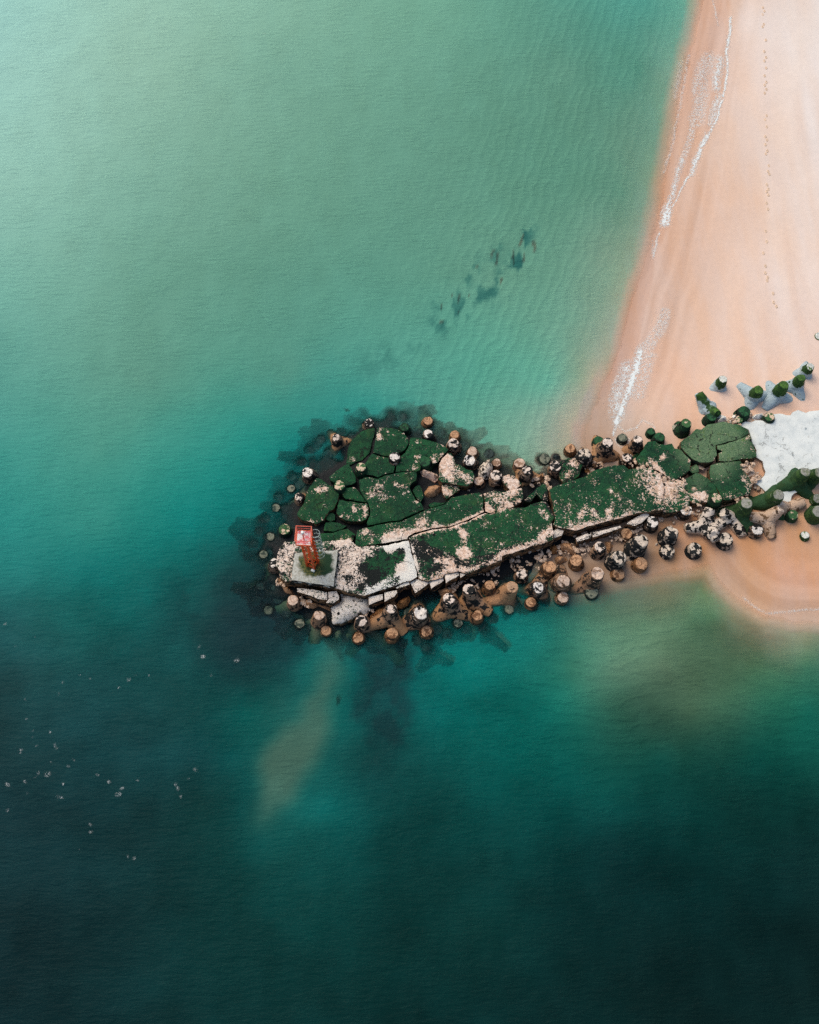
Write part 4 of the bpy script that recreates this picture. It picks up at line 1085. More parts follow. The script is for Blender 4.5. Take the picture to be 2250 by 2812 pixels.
# ------------------------------------------------------------------ weed-covered stones on the bay floor
RKM = mat_plain('weed_dark_stone', (14, 34, 40), .9, .1, 0, .3)
WG = 'weed-covered stones under the bay'
for lb, c in (
    ('longest dark weed-covered stone, crescent shaped, at the east end of the drowned trail', (14, 1080, 372, 1098, 400, 1112, 470, 1105, 510, 1086, 520, 1088, 470, 1076, 420)),
    ('thin curved dark weed ridge, left of the crescent-shaped drowned stone', (14, 912, 480, 900, 540, 908, 600, 896, 620, 884, 560, 892, 500)),
    ('broken dark weed ridge running north from the drowned crescent', (14, 1000, 330, 990, 390, 962, 440, 940, 450, 958, 390, 982, 340)),
    ('hooked dark weed strip in the middle of the drowned trail', (14, 752, 500, 750, 570, 740, 640, 724, 630, 738, 560, 740, 505)),
    ('short hooked weed strip left of the longer hooked one', (14, 690, 500, 735, 475, 740, 486, 705, 505, 700, 550, 685, 560)),
    ('round dark stone alone below the hooked strips', (14, 765, 785, 775, 762, 796, 765, 790, 790, 770, 798)),
    ('slanting dark stone above the round one, further west', (14, 540, 655, 548, 630, 570, 618, 562, 640, 548, 660)),
    ('oval dark stone in the western cluster of the drowned trail', (14, 312, 915, 320, 890, 332, 895, 330, 915, 318, 925)),
    ('dark stone with a tail in the western cluster, right of the oval one', (14, 362, 970, 370, 940, 386, 905, 390, 920, 380, 960, 372, 980)),
    ('small upright dark stone at the west of the cluster', (14, 212, 1040, 215, 1000, 226, 1005, 228, 1040, 218, 1050)),
    ('arched weed strip below the western cluster', (14, 350, 1045, 375, 1060, 386, 1085, 376, 1090, 368, 1068, 350, 1056)),
    ('double-lobed dark stone at the south-west end of the drowned trail', (14, 194, 1165, 225, 1158, 250, 1148, 256, 1165, 230, 1172, 200, 1180)),
    ('tiny dark stone right of the tailed one', (14, 466, 900, 478, 895, 482, 912, 470, 918)),
    ('weed-dark stone beside the drowned ridge, facing the beach', (14, 985, 560, 1000, 520, 1010, 560, 990, 600, 975, 600)),
    ('small drowned stone north of the breakwater tip, drifting alone', (1, 1035, 95, 1060, 100, 1110, 125, 1105, 135, 1070, 125)),
    ('small dark drowned stone south of the head, between the sandy plume and the weed bed', (2, 960, 2030, 985, 2010, 1000, 2040, 990, 2100, 965, 2100)),
):
    o = slab('weedy_stone', lb, 'stone', poly(c), -.32, 1.2, mat=RKM, bevel=.1, rough=.12, bumpy=.15, dome=.15, group=WG, res=.25)
    TETS.append(o)

# ------------------------------------------------------------------ water
WC = [(0, 0, 152, 212, 204), (300, 0, 150, 204, 187), (600, 0, 130, 187, 167), (900, 0, 112, 174, 152), (1200, 0, 86, 156, 140), (1350, 0, 82, 160, 147), (1440, 0, 100, 164, 146),  # sea tones; sky sheen top left and vignette at bottom painted in
      (0, 150, 152, 210, 200), (300, 150, 142, 195, 177), (600, 150, 118, 176, 157), (900, 150, 106, 167, 147), (1200, 150, 94, 153, 134), (1350, 150, 86, 150, 132), (1415, 150, 118, 162, 145),
      (0, 400, 142, 200, 186), (300, 400, 122, 180, 163), (600, 400, 105, 164, 144), (900, 400, 97, 157, 138), (1150, 400, 92, 152, 132), (1300, 400, 96, 150, 130), (1365, 400, 122, 156, 136),
      (0, 600, 116, 182, 168), (300, 600, 104, 165, 147), (600, 600, 92, 156, 138), (850, 600, 92, 158, 140), (1050, 600, 100, 160, 140), (1200, 600, 106, 162, 142), (1290, 600, 132, 168, 148),
      (0, 800, 90, 162, 150), (300, 800, 92, 154, 137), (600, 800, 80, 150, 135), (800, 800, 76, 158, 145), (1000, 800, 84, 162, 144), (1150, 800, 102, 174, 154), (1215, 800, 132, 168, 148), (1255, 800, 172, 168, 148),
      (0, 950, 62, 147, 137), (200, 950, 76, 150, 135), (400, 950, 50, 143, 131), (550, 950, 26, 136, 126), (640, 950, 16, 118, 114), (1050, 950, 112, 165, 145), (1150, 940, 150, 165, 148), (1210, 900, 172, 166, 146), (900, 850, 80, 156, 142), (760, 870, 40, 138, 130),
      (0, 1100, 42, 137, 130), (200, 1100, 46, 134, 124), (400, 1100, 12, 122, 116), (520, 1100, 8, 108, 104), (620, 1020, 10, 100, 98),
      (0, 1200, 34, 118, 114), (200, 1200, 16, 112, 108), (350, 1200, 10, 97, 93), (450, 1200, 20, 78, 77), (530, 1200, 18, 62, 64),
      (0, 1300, 34, 95, 97), (150, 1300, 22, 96, 93), (280, 1300, 13, 91, 88), (400, 1300, 20, 72, 72), (480, 1300, 22, 50, 54), (570, 1300, 22, 48, 54),
      (0, 1400, 30, 77, 80), (200, 1400, 24, 76, 77), (400, 1400, 18, 69, 69), (500, 1400, 20, 52, 56), (590, 1400, 18, 66, 68), (650, 1400, 20, 98, 94), (745, 1400, 12, 92, 90), (800, 1400, 22, 66, 68), (860, 1400, 15, 85, 85), (950, 1400, 8, 107, 102), (1100, 1400, 22, 112, 103), (1200, 1400, 54, 117, 99), (1300, 1400, 88, 125, 104), (1400, 1400, 92, 120, 97), (1500, 1400, 76, 106, 82), (1600, 1400, 78, 116, 88), (1700, 1400, 62, 116, 93),
      (1150, 1300, 28, 112, 103), (1250, 1280, 78, 124, 104), (1300, 1220, 116, 124, 104), (1400, 1230, 124, 124, 102), (1480, 1240, 96, 120, 92), (1500, 1300, 80, 114, 88), (1350, 1310, 88, 122, 98), (1180, 890, 158, 163, 147), (1165, 925, 150, 160, 146), (1200, 860, 156, 166, 150), (1235, 840, 164, 169, 155), (1245, 870, 168, 170, 156), (1255, 760, 150, 166, 148), (1275, 700, 142, 165, 147), (1312, 620, 140, 163, 145), (1352, 500, 132, 158, 140), (1500, 1215, 126, 130, 106), (1545, 1290, 130, 128, 104), (1620, 1330, 142, 136, 114), (1700, 1326, 142, 140, 118), (1600, 1378, 88, 116, 90), (1700, 1378, 80, 120, 95), (1220, 1200, 84, 118, 102), (1060, 1290, 14, 104, 100),
      (0, 1500, 27, 67, 70), (200, 1500, 22, 66, 69), (400, 1500, 16, 68, 68), (520, 1500, 8, 91, 86), (600, 1500, 30, 98, 92), (700, 1500, 14, 99, 94), (760, 1500, 16, 82, 80), (860, 1500, 10, 86, 83), (1000, 1500, 6, 99, 93), (1150, 1500, 12, 94, 85), (1300, 1500, 46, 96, 80), (1450, 1500, 62, 92, 72), (1550, 1500, 44, 84, 68), (1700, 1500, 20, 90, 77),
      (0, 1600, 26, 62, 66), (200, 1600, 20, 63, 67), (400, 1600, 16, 61, 63), (480, 1600, 10, 78, 77), (560, 1600, 20, 88, 84), (690, 1600, 18, 93, 89), (780, 1600, 18, 68, 68), (850, 1600, 14, 74, 72), (1000, 1600, 8, 83, 78), (1200, 1600, 10, 79, 72), (1400, 1600, 16, 72, 64), (1600, 1600, 12, 74, 66), (1700, 1600, 14, 70, 62),
      (0, 1700, 23, 56, 61), (250, 1700, 18, 56, 59), (420, 1700, 14, 61, 60), (500, 1700, 12, 82, 80), (620, 1700, 18, 88, 84), (680, 1700, 10, 86, 83), (800, 1700, 12, 71, 69), (1000, 1700, 8, 69, 66), (1300, 1700, 10, 63, 60), (1600, 1700, 12, 56, 52),
      (0, 1800, 20, 51, 55), (300, 1800, 16, 51, 53), (500, 1800, 12, 69, 67), (600, 1800, 14, 76, 73), (750, 1800, 10, 68, 66), (1000, 1800, 10, 58, 56), (1300, 1800, 10, 50, 50), (1700, 1800, 12, 46, 45),
      (0, 1950, 18, 47, 51), (400, 1950, 12, 51, 51), (700, 1950, 10, 58, 56), (1000, 1950, 10, 50, 48), (1400, 1950, 10, 40, 40), (1725, 1950, 12, 37, 37),
      (0, 2156, 16, 45, 49), (500, 2156, 12, 47, 47), (1000, 2156, 10, 44, 44), (1400, 2156, 12, 38, 38), (1725, 2156, 12, 34, 34)]
KEXT = np.array([2.2, .95, 1.0])       # how fast the sea swallows red, green, blue per metre


def water_values():
    U, V = proj(GX, GY, 0.0)
    u, v = U * 1725 / 2250, V * 1725 / 2250
    wc = np.array(WC, float)
    up = sstep(1000, 700, wc[:, 1])
    wc[:, 2:] *= 1 - up[:, None] * np.array([-.02, .04, .045])
    wx = (fbm(GX * .16, GY * .16) - .5) * 46; wy = (fbm(GX * .16 + 31, GY * .16 + 7) - .5) * 46
    u1 = np.clip(u, -40, 1765); v1 = np.clip(v, -40, 2200)
    amp = sstep(0, -6, GS)
    T = rbf(wc[:, :2], wc[:, 2:], u1 + wx * amp, v1 + wy * amp)
    # silt drifting off the tip of the breakwater
    w2x = (fbm(GX * .35, GY * .35, 5) - .5) * 60; w2y = (fbm(GX * .35 + 9, GY * .35 + 3, 5) - .5) * 60
    plume = [(668, 1335), (664, 1405), (652, 1455), (624, 1505), (584, 1538), (558, 1571), (545, 1621), (540, 1671), (528, 1760), (572, 1765), (598, 1711), (624, 1688), (644, 1638), (668, 1588), (692, 1548), (704, 1495), (714, 1455), (724, 1421), (728, 1335)]
    q = sdist(u + w2x * .45, v + w2y * .45, plume)
    silt = sstep(-26, 34, q) * np.interp(v, [1340, 1400, 1560, 1660, 1720, 1775], [.4, .85, 1, .95, .65, 0])
    sc = np.stack([np.interp(v, [1340, 1480, 1600, 1700, 1800], [52, 66, 75, 68, 36]), np.interp(v, [1340, 1480, 1600, 1700, 1800], [98, 108, 112, 106, 90]), np.interp(v, [1340, 1480, 1600, 1700, 1800], [90, 96, 98, 94, 82])], -1)
    T = T * (1 - silt[:, None]) + sc * silt[:, None]
    # weed beds on the bottom
    for pts, s, col in (([(735, 1385), (850, 1388), (862, 1440), (846, 1480), (864, 1580), (790, 1575), (745, 1520), (738, 1495), (762, 1450)], .72, (22, 52, 56)),
                        ([(430, 1215), (520, 1230), (600, 1330), (590, 1390), (520, 1380), (470, 1310)], .4, (20, 46, 50)),
                        ([(590, 1330), (680, 1340), (640, 1380), (600, 1400)], .5, (20, 50, 54)),
                        ([(270, 1540), (330, 1550), (320, 1600), (275, 1595)], .35, (16, 46, 50)),
                        ([(345, 1230), (372, 1228), (370, 1245), (348, 1246)], .5, (14, 62, 64)),
                        ([(880, 1330), (940, 1330), (930, 1350), (850, 1372)], .5, (20, 66, 68))):
        q = sdist(u + w2x * .8, v + w2y * .8, pts)
        m = sstep(-24, 26, q + 60 * (fbm(GX * .6, GY * .6, 4) - .5)) * s * (.55 + .5 * sstep(.38, .6, fbm(GX * .75 + 8, GY * .55, 4)))
        T = T * (1 - m[:, None]) + np.array(col) * m[:, None]
    T = T * (1 + ((fbm(GX * .13 + 2, GY * .2 + 6, 5) - .5) * .5 * sstep(1120, 1300, v))[:, None])
    sp = fbm(GX * .75 + 4, GY * .55, 5)
    for core, wd, amt in (([(1108, 478), (1100, 520), (1092, 560)], 18, .9), ([(1050, 520), (1036, 560)], 9, .5), ([(1085, 570), (1040, 610), (990, 640), (930, 680)], 24, .75), ([(1000, 560), (960, 610), (930, 640)], 20, .65), ([(880, 715), (780, 770)], 26, .3)):
        d = seg_dist(u, v, core)
        m = np.exp(-(d / wd) ** 2) * sstep(.5, .62, sp) * amt
        T = T * (1 - m[:, None]) + np.array((40, 98, 94)) * m[:, None]
    sp2 = fbm(GX * .2 + 14, GY * .28 + 3, 5)
    zone = np.exp(-((u - 470) / 150) ** 2 - ((v - 1290) / 120) ** 2)
    m = zone * sstep(.46, .6, sp2) * .4
    T = T * (1 - m[:, None]) + np.array((18, 44, 48)) * m[:, None]
    T = np.clip(T + (fbm(GX * .5, GY * .25, 5) - .5)[:, None] * np.array([6, 9, 9]), 4, 235)
    return U, V, lin(T) / ELIGHT


WU, WV, WT = water_values()
depth = np.clip(-GZ, 0, None)
t_s = np.exp(-KEXT[None, :] * depth[:, None])
body = np.clip((WT - t_s ** 2 * SANDCOL * .93) / np.maximum(1 - t_s, .08), 0.0005, .85)
# real depth down to stones, tetrapods and rubble under the surface
dep2 = depth.copy()
trees = [BVHTree.FromPolygons([tuple(v) for v in np.stack([rx, ry, rz], -1)], [tuple(f) for f in rf])]
for o in TETS:
    mw = o.matrix_basis
    trees.append((BVHTree.FromPolygons([mw @ v.co for v in o.data.vertices], [tuple(p.vertices) for p in o.data.polygons]),
                  mw.translation.x, mw.translation.y, .55 if o.name.startswith('weedy') else 0.0))
dn = Vector((0, 0, -1))
hard = np.zeros(len(GX))
near = np.where((GX > bx0) & (GX < bx1) & (GY > by0) & (GY < by1) & (depth > 0))[0]
for i in near:
    h = trees[0].ray_cast(Vector((GX[i], GY[i], 3.0)), dn)
    if h[0] is not None and -h[0].z < dep2[i]: dep2[i] = max(0.0, -h[0].z); hard[i] = 1
cxs = np.array([t[1] for t in trees[1:]]); cys = np.array([t[2] for t in trees[1:]])
allw = np.where(depth > 0)[0]
for (tr, tx, ty, least) in trees[1:]:
    for i in allw[np.hypot(GX[allw] - tx, GY[allw] - ty) < 3.4]:
        h = tr.ray_cast(Vector((GX[i], GY[i], 6.0)), dn)
        if h[0] is not None and -h[0].z < dep2[i]: dep2[i] = max(least, -h[0].z); hard[i] = 0 if least else 1
kk = KEXT[None, :] * np.where(hard > 0, .4, 1.0)[:, None]
tr_ = np.exp(-kk * dep2[:, None])
wcol = body * (1 - tr_)
me = gridmesh('sea', GX, GY, np.zeros(len(GX)), GF)
cattr(me, 'water_and_sheen', wcol)
cattr(me, 'water_clear', tr_)
fattr(me, 'shore', GS)
fattr(me, 'chop', sstep(1250, 1750, WV) * sstep(1500, 300, WU) * .6 + .4)
k = NT('sea_water')
pos, nor = k.pos()
mp = k.n('Mapping'); k.put(mp.inputs[0], pos); mp.inputs['Rotation'].default_value = (0, 0, R(-28)); mp.inputs['Scale'].default_value = (.42, 1.7, 1)
n1 = k.noise(mp.outputs[0], 1.5, 5, .62, .3)
n2 = k.noise(pos, 5.5, 4, .6)
n3 = k.noise(pos, .28, 4, .55)
mp2 = k.n('Mapping'); k.put(mp2.inputs[0], pos); mp2.inputs['Rotation'].default_value = (0, 0, R(40)); mp2.inputs['Scale'].default_value = (.4, 1.3, 1)
n4 = k.noise(mp2.outputs[0], .9, 6, .65, .8)
sh = k.f('shore')
ph = k.math('ADD', k.math('MULTIPLY', sh, 5.2), k.math('MULTIPLY', n3, 14.0))
rip = k.math('MULTIPLY', k.math('POWER', k.math('MULTIPLY_ADD', k.math('SINE', ph), .5, .5), 2.0), k.math('MULTIPLY', k.step(sh, -34, -12), k.step(sh, -1, -5)))
hgt = k.math('ADD', k.math('MULTIPLY', k.math('ADD', n1, k.math('MULTIPLY', n2, .22)), k.step(n3, .3, .68, .5, 1.25)), k.math('ADD', k.math('MULTIPLY', rip, .26), k.math('MULTIPLY', n4, k.math('MULTIPLY', k.f('chop'), .7))))
bmp = k.bump(hgt, .8, .17)
sea_tone = k.attr('water_and_sheen').outputs['Color']
dif = k.n('BsdfDiffuse'); k.put(dif.inputs['Color'], sea_tone); k.put(dif.inputs['Normal'], bmp)
tra = k.n('BsdfTransparent'); k.put(tra.inputs['Color'], k.attr('water_clear').outputs['Color'])
add = k.n('AddShader'); k.put(add.inputs[0], dif.outputs[0]); k.put(add.inputs[1], tra.outputs[0])
glo = k.n('BsdfGlossy'); glo.inputs['Roughness'].default_value = .3; k.put(glo.inputs['Normal'], bmp)
fr = k.n('Fresnel'); fr.inputs['IOR'].default_value = 1.09; k.put(fr.inputs['Normal'], bmp)
mx = k.n('MixShader'); k.put(mx.inputs[0], fr.outputs[0]); k.put(mx.inputs[1], add.outputs[0]); k.put(mx.inputs[2], glo.outputs[0])
k.t.links.new(mx.outputs[0], k.out.inputs[0])
tag(link('sea_water', me, k.m), kind='structure')

# ------------------------------------------------------------------ foam
FO = []


def fs(r, w, s, *c):
    sc = {10: 2.875, 11: 2.875, 12: 2.875, 13: 2.464}[r]
    FO.append((poly((r,) + c), w / sc, s))


fs(10, 9, 1.0, 1025, 150, 1005, 300, 992, 450, 993, 600, 980, 700, 960, 800, 925, 890, 900, 980, 870, 1040, 800, 1170, 750, 1300, 665, 1440)
fs(10, 6, .6, 890, 0, 912, 120, 922, 210)
fs(10, 34, .8, 935, 480, 920, 580, 905, 700)
fs(10, 30, .7, 930, 780, 890, 880, 875, 980)
fs(10, 20, .9, 835, 1070, 790, 1160, 745, 1280, 720, 1370)
fs(10, 64, .52, 850, 480, 780, 640, 790, 800, 760, 950)
fs(10, 26, .62, 790, 560, 740, 700, 770, 850, 725, 980, 690, 1130, 650, 1250)
fs(10, 22, .75, 640, 1260, 600, 1400, 560, 1530, 520, 1640)
fs(10, 7, .9, 665, 1440, 600, 1560, 560, 1650)
fs(10, 34, 1.0, 528, 1660, 500, 1760)
fs(10, 16, .95, 545, 1680, 530, 1780)
fs(10, 7, .8, 470, 1840, 440, 1900, 412, 2040)
fs(10, 14, .34, 700, 440, 650, 700, 600, 950, 550, 1200, 500, 1360)
fs(10, 30, .26, 640, 500, 590, 760)
fs(11, 34, 1.0, 880, 1060, 840, 1230, 790, 1380)
fs(11, 24, 1.0, 790, 1380, 720, 1550, 690, 1620)
fs(11, 11, .9, 690, 1620, 668, 1712)
fs(11, 58, .72, 790, 1190, 730, 1320, 700, 1450, 700, 1540)
fs(11, 44, .56, 900, 1040, 960, 1000, 1040, 880, 1085, 760)
fs(11, 56, .52, 960, 1100, 880, 1300, 860, 1390)
fs(11, 7, .62, 900, 1600, 850, 1660, 760, 1680, 700, 1640)
fs(11, 6, .5, 900, 1600, 980, 1640, 1000, 1670)
fs(11, 7, .55, 690, 1750, 720, 1800, 790, 1815, 800, 1740)
fs(11, 10, .35, 985, 180, 985, 320)
fs(12, 12, .36, 1130, 560, 1200, 620, 1300, 672, 1500, 665, 1725, 640)
for q in ((190, 545, 9), (190, 690, 9), (218, 755, 9), (210, 792, 9), (425, 425, 9), (400, 495, 9), (365, 832, 8), (385, 858, 8), (400, 878, 8), (350, 950, 12), (300, 1032, 20), (265, 1040, 12), (245, 1070, 10),
          (398, 1180, 15), (410, 1200, 8), (435, 1115, 9), (650, 1050, 13), (805, 1190, 16), (820, 1150, 12), (1213, 1155, 15), (1226, 1200, 9), (1303, 1035, 14), (1275, 1078, 9), (480, 1000, 10), (515, 958, 9),
          (610, 1390, 10), (540, 1555, 9), (42, 1130, 12), (145, 920, 16), (170, 1090, 9), (1430, 370, 12), (1000, 380, 8), (880, 405, 13), (930, 380, 10), (820, 325, 9), (622, 402, 6), (542, 380, 6), (808, 462, 8),
          (735, 1105, 12), (945, 1110, 10), (180, 1170, 9), (1200, 1110, 9), (40, 20, 8), (110, 178, 7), (240, 120, 6), (1350, 180, 16), (1360, 265, 12), (1600, 260, 14), (880, 1610, 9), (920, 1605, 9), (610, 1440, 9), (40, 1290, 12), (280, 760, 8), (250, 850, 8), (340, 760, 7)):
    ax, ay = q[0] + random.gauss(0, q[2] * .6), q[1] + random.gauss(0, q[2] * .6)
    fs(13, q[2] * 1.05, random.uniform(.2, .36), ax, ay, ax + random.uniform(-14, 14), ay + random.uniform(-14, 14))

fx, fy, ff = grid(np.concatenate([np.arange(-66, 15, .2), np.arange(15, 50, .1)]), np.arange(4, 116, .1))
su, sv = proj(fx, fy, 0.0)
den = np.zeros(len(fx))
for pts, w, s in FO:
    pu = [p[0] for p in pts]; pv = [p[1] for p in pts]
    sel = np.where((su > min(pu) - 3 * w) & (su < max(pu) + 3 * w) & (sv > min(pv) - 3 * w) & (sv < max(pv) + 3 * w))[0]
    if len(sel) == 0: continue
    d = seg_dist(su[sel] + 5 * (fbm(fx[sel] * .6, fy[sel] * .6) - .5) * 2, sv[sel] + 5 * (fbm(fx[sel] * .6 + 8, fy[sel] * .6) - .5) * 2, pts)
    den[sel] = np.maximum(den[sel], s * np.exp(-(d / (w * 1.15)) ** 2))
kf = ff[(den[ff] > .08).any(1)]
used = np.unique(kf)
rem = np.full(len(fx), -1); rem[used] = np.arange(len(used))
fz = np.maximum(sand_z(fx[used], fy[used]), 0) + .03
me = gridmesh('foam', fx[used], fy[used], fz, rem[kf])
fattr(me, 'foam_amount', den[used])
k = NT('sea_foam')
pos, nor = k.pos()
n1 = k.noise(pos, 1.6, 6, .65, .6); n2 = k.noise(pos, 5, 4, .6)
wv = k.n('VectorMath', operation='ADD'); k.put(wv.inputs[0], pos)
ns = k.n('TexNoise'); k.put(ns.inputs['Vector'], pos); ns.inputs['Scale'].default_value = 1.4
sc_ = k.n('VectorMath', operation='SCALE'); k.put(sc_.inputs[0], ns.outputs['Color']); sc_.inputs['Scale'].default_value = .9
k.put(wv.inputs[1], sc_.outputs[0])
vo = k.n('TexVoronoi', feature='DISTANCE_TO_EDGE'); k.put(vo.inputs['Vector'], wv.outputs[0]); vo.inputs['Scale'].default_value = 2.3
den_ = k.f('foam_amount')
lace = k.math('SUBTRACT', 1.0, k.math('MULTIPLY', vo.outputs['Distance'], 2.6))
a = k.math('ADD', k.math('MULTIPLY', den_, 1.15), k.math('ADD', k.math('MULTIPLY', k.math('SUBTRACT', lace, .6), .8), k.math('MULTIPLY', k.math('SUBTRACT', n1, .5), 1.0)))
n8 = k.noise(pos, 2.1, 4, .6, .9)
n9 = k.noise(pos, 4.4, 3, .6, .7)
ridge = k.math('MAXIMUM', k.step(k.math('ABSOLUTE', k.math('SUBTRACT', n8, .5)), .03, .004), k.math('MULTIPLY', k.step(k.math('ABSOLUTE', k.math('SUBTRACT', n9, .5)), .035, .004), .8))
ridge = k.math('MULTIPLY', k.math('MULTIPLY', ridge, k.step(den_, .1, .4)), .8)
core_ = k.math('MULTIPLY', k.step(a, .72, 1.25, 0, .92), k.step(den_, .4, .72))
alpha = k.math('MAXIMUM', core_, ridge)
b = k.principled(k.mix(n2, alb(222, 232, 238), alb(250, 250, 250)), .7, .2, k.bump(n2, .4, .05))
k.put(b.inputs['Alpha'], alpha)
tag(link('sea_foam', me, k.m), kind='stuff')


# ------------------------------------------------------------------ red beacon on the plinth
def tube(bm, a, b, r, n=10):
    a, b = Vector(a), Vector(b)
    d = (b - a)
    if d.length < 1e-6: return
    q = Vector((0, 0, 1)).rotation_difference(d.normalized())
    rg = [[bm.verts.new(e + q @ Vector((math.cos(j * math.tau / n) * r, math.sin(j * math.tau / n) * r, 0))) for j in range(n)] for e in (a, b)]
    for j in range(n):
        bm.faces.new((rg[0][j], rg[0][(j + 1) % n], rg[1][(j + 1) % n], rg[1][j]))
    bm.faces.new(list(reversed(rg[0]))); bm.faces.new(rg[1])


def box(bm, c, sx, sy, sz, rot=0):
    cs, sn = math.cos(rot), math.sin(rot)
    vs = []
    for dz in (-1, 1):
        for dx, dy in ((-1, -1), (1, -1), (1, 1), (-1, 1)):
            x, y = dx * sx / 2, dy * sy / 2
            vs.append(bm.verts.new((c[0] + x * cs - y * sn, c[1] + x * sn + y * cs, c[2] + dz * sz / 2)))
    for f in ((3, 2, 1, 0), (4, 5, 6, 7), (0, 1, 5, 4), (1, 2, 6, 5), (2, 3, 7, 6), (3, 0, 4, 7)):
        bm.faces.new([vs[i] for i in f])


def part(name, bm, mat, parent, smooth=False):
    bmesh.ops.recalc_face_normals(bm, faces=bm.faces)
    me = bpy.data.meshes.new(name); bm.to_mesh(me); bm.free()
    if smooth: me.polygons.foreach_set('use_smooth', [True] * len(me.polygons))
    return link(name, me, mat, parent)


RED = mat_plain('red_paint', (255, 104, 42), .5, .4, 0, .12, (255, 90, 38))
RUST = mat_plain('rusty_red', (206, 78, 32), .8, .2, 0, .3, (140, 62, 30), 3)
RAIL = mat_plain('railing_paint', (240, 98, 74), .5, .4, 0, .1, (240, 130, 108), 6)
FLOORM = mat_plain('chalky_floor', (242, 232, 232), .8, .2, 0, .1, (232, 120, 128), 2.6)
GALV = mat_plain('galvanised_steel', (190, 204, 200), .5, .4, .2, .2)
DARKM = mat_plain('dark_metal', (30, 32, 34), .5, .4)
WHM = mat_plain('white_enamel', (236, 238, 236), .5, .4)

ZB = 2.87
base = P(*G(9, 850, 1110), ZB)
root = bpy.data.objects.new('navigation_beacon', None); COL.objects.link(root)
root.location = base
tag(root, 'red lattice navigation beacon with railed platform and caged ladder on the concrete plinth', 'beacon')
# height where the platform is seen
ZF = 4.0
while proj(np.array([base.x]), np.array([base.y]), ZB + ZF)[1][0] > G(9, 640, 500)[1]: ZF += .05
HALF = .56
ANG = [200, 290, 20, 110]
ft, tp = [], []
for a in ANG:
    ft.append(Vector((math.cos(R(a)) * HALF, math.sin(R(a)) * HALF, 0)))
    tp.append(Vector((math.cos(R(a)) * HALF * .82, math.sin(R(a)) * HALF * .82, ZF)))
for i in range(4):
    bm = bmesh.new(); tube(bm, ft[i], tp[i], .12, 12)
    part('leg', bm, RED, root, True)
NL = 5
for i in range(4):
    j = (i + 1) % 4
    bm = bmesh.new()
    for l in range(NL):
        a0, b0 = ft[i].lerp(tp[i], l / NL), ft[j].lerp(tp[j], l / NL)
        a1, b1 = ft[i].lerp(tp[i], (l + 1) / NL), ft[j].lerp(tp[j], (l + 1) / NL)
        tube(bm, a1, b1, .022, 6)
        tube(bm, a0, b1, .018, 6) if l % 2 else tube(bm, b0, a1, .018, 6)
    part('bracing', bm, RED if i < 1 else RUST, root)
bm = bmesh.new()
for i in range(4):
    j = (i + 1) % 4
    m = (ft[i] + ft[j]) / 2
    box(bm, (m.x, m.y, .16), (ft[i] - ft[j]).length, .05, .32, math.atan2(ft[j].y - ft[i].y, ft[j].x - ft[i].x))
part('base_skirt', bm, RUST, root)
# platform: find its size from what is seen of it
zf = ZB + ZF
NW, NE, SE, SW = [P(*G(9, x, y), zf) - base for x, y in ((512, 325), (838, 342), (815, 668), (462, 655))]
fc = (NW + NE + SE + SW) / 4
sx = ((NE - NW).length + (SE - SW).length) / 2; sy = ((NW - SW).length + (NE - SE).length) / 2
rot = math.atan2((NE - NW + SE - SW).y, (NE - NW + SE - SW).x)
bm = bmesh.new(); box(bm, (fc.x, fc.y, ZF + .03), sx, sy, .06, rot)
fl = part('platform_floor', bm, FLOORM, root)
cs, sn = math.cos(rot), math.sin(rot)


def loc(x, y, z):
    return Vector((fc.x + x * cs - y * sn, fc.y + x * sn + y * cs, z))


hx, hy = sx / 2 + .04, sy / 2 + .04
bm = bmesh.new()
for (xa, ya, xb, yb) in ((-hx, -hy, hx, -hy), (hx, -hy, hx, hy), (hx, hy, -hx, hy), (-hx, hy, -hx, -hy)):
    mid = loc((xa + xb) / 2, (ya + yb) / 2, ZF - .02)
    box(bm, mid, math.hypot(xb - xa, yb - ya) + .05, .05, .2, rot + math.atan2(yb - ya, xb - xa))
part('platform_frame', bm, RED, root)
RH = 1.15
bm = bmesh.new()
crn = ((-hx, -hy), (hx, -hy), (hx, hy), (-hx, hy))
for i in range(4):
    (xa, ya), (xb, yb) = crn[i], crn[(i + 1) % 4]
    tube(bm, loc(xa, ya, ZF), loc(xa, ya, ZF + RH), .035, 8)
    tube(bm, loc(xa, ya, ZF + RH), loc(xb, yb, ZF + RH), .035, 8)
    tube(bm, loc(xa, ya, ZF + RH * .5), loc(xb, yb, ZF + RH * .5), .022, 8)
part('railing', bm, RAIL, root)
bm = bmesh.new()
for t in range(1, 12):
    x = -hx + 2 * hx * t / 12
    tube(bm, loc(x, hy, ZF), loc(x, hy, ZF + RH), .016, 6)
part('railing_bars', bm, DARKM, root)
bm = bmesh.new()
lpb = P(*G(9, 650, 520), zf + .06) - base
tube(bm, lpb, lpb + Vector((0, 0, 1.5)), .06, 10)
lp = part('lamp_post', bm, RED, root)
bm = bmesh.new(); tube(bm, lpb + Vector((0, 0, 1.5)), lpb + Vector((0, 0, 1.85)), .13, 12)
ln = part('lantern', bm, WHM, lp)
bm = bmesh.new(); tube(bm, lpb + Vector((0, 0, 1.85)), lpb + Vector((0, 0, 1.93)), .06, 10)
part('lantern_cap', bm, DARKM, ln) if False else bm.free()
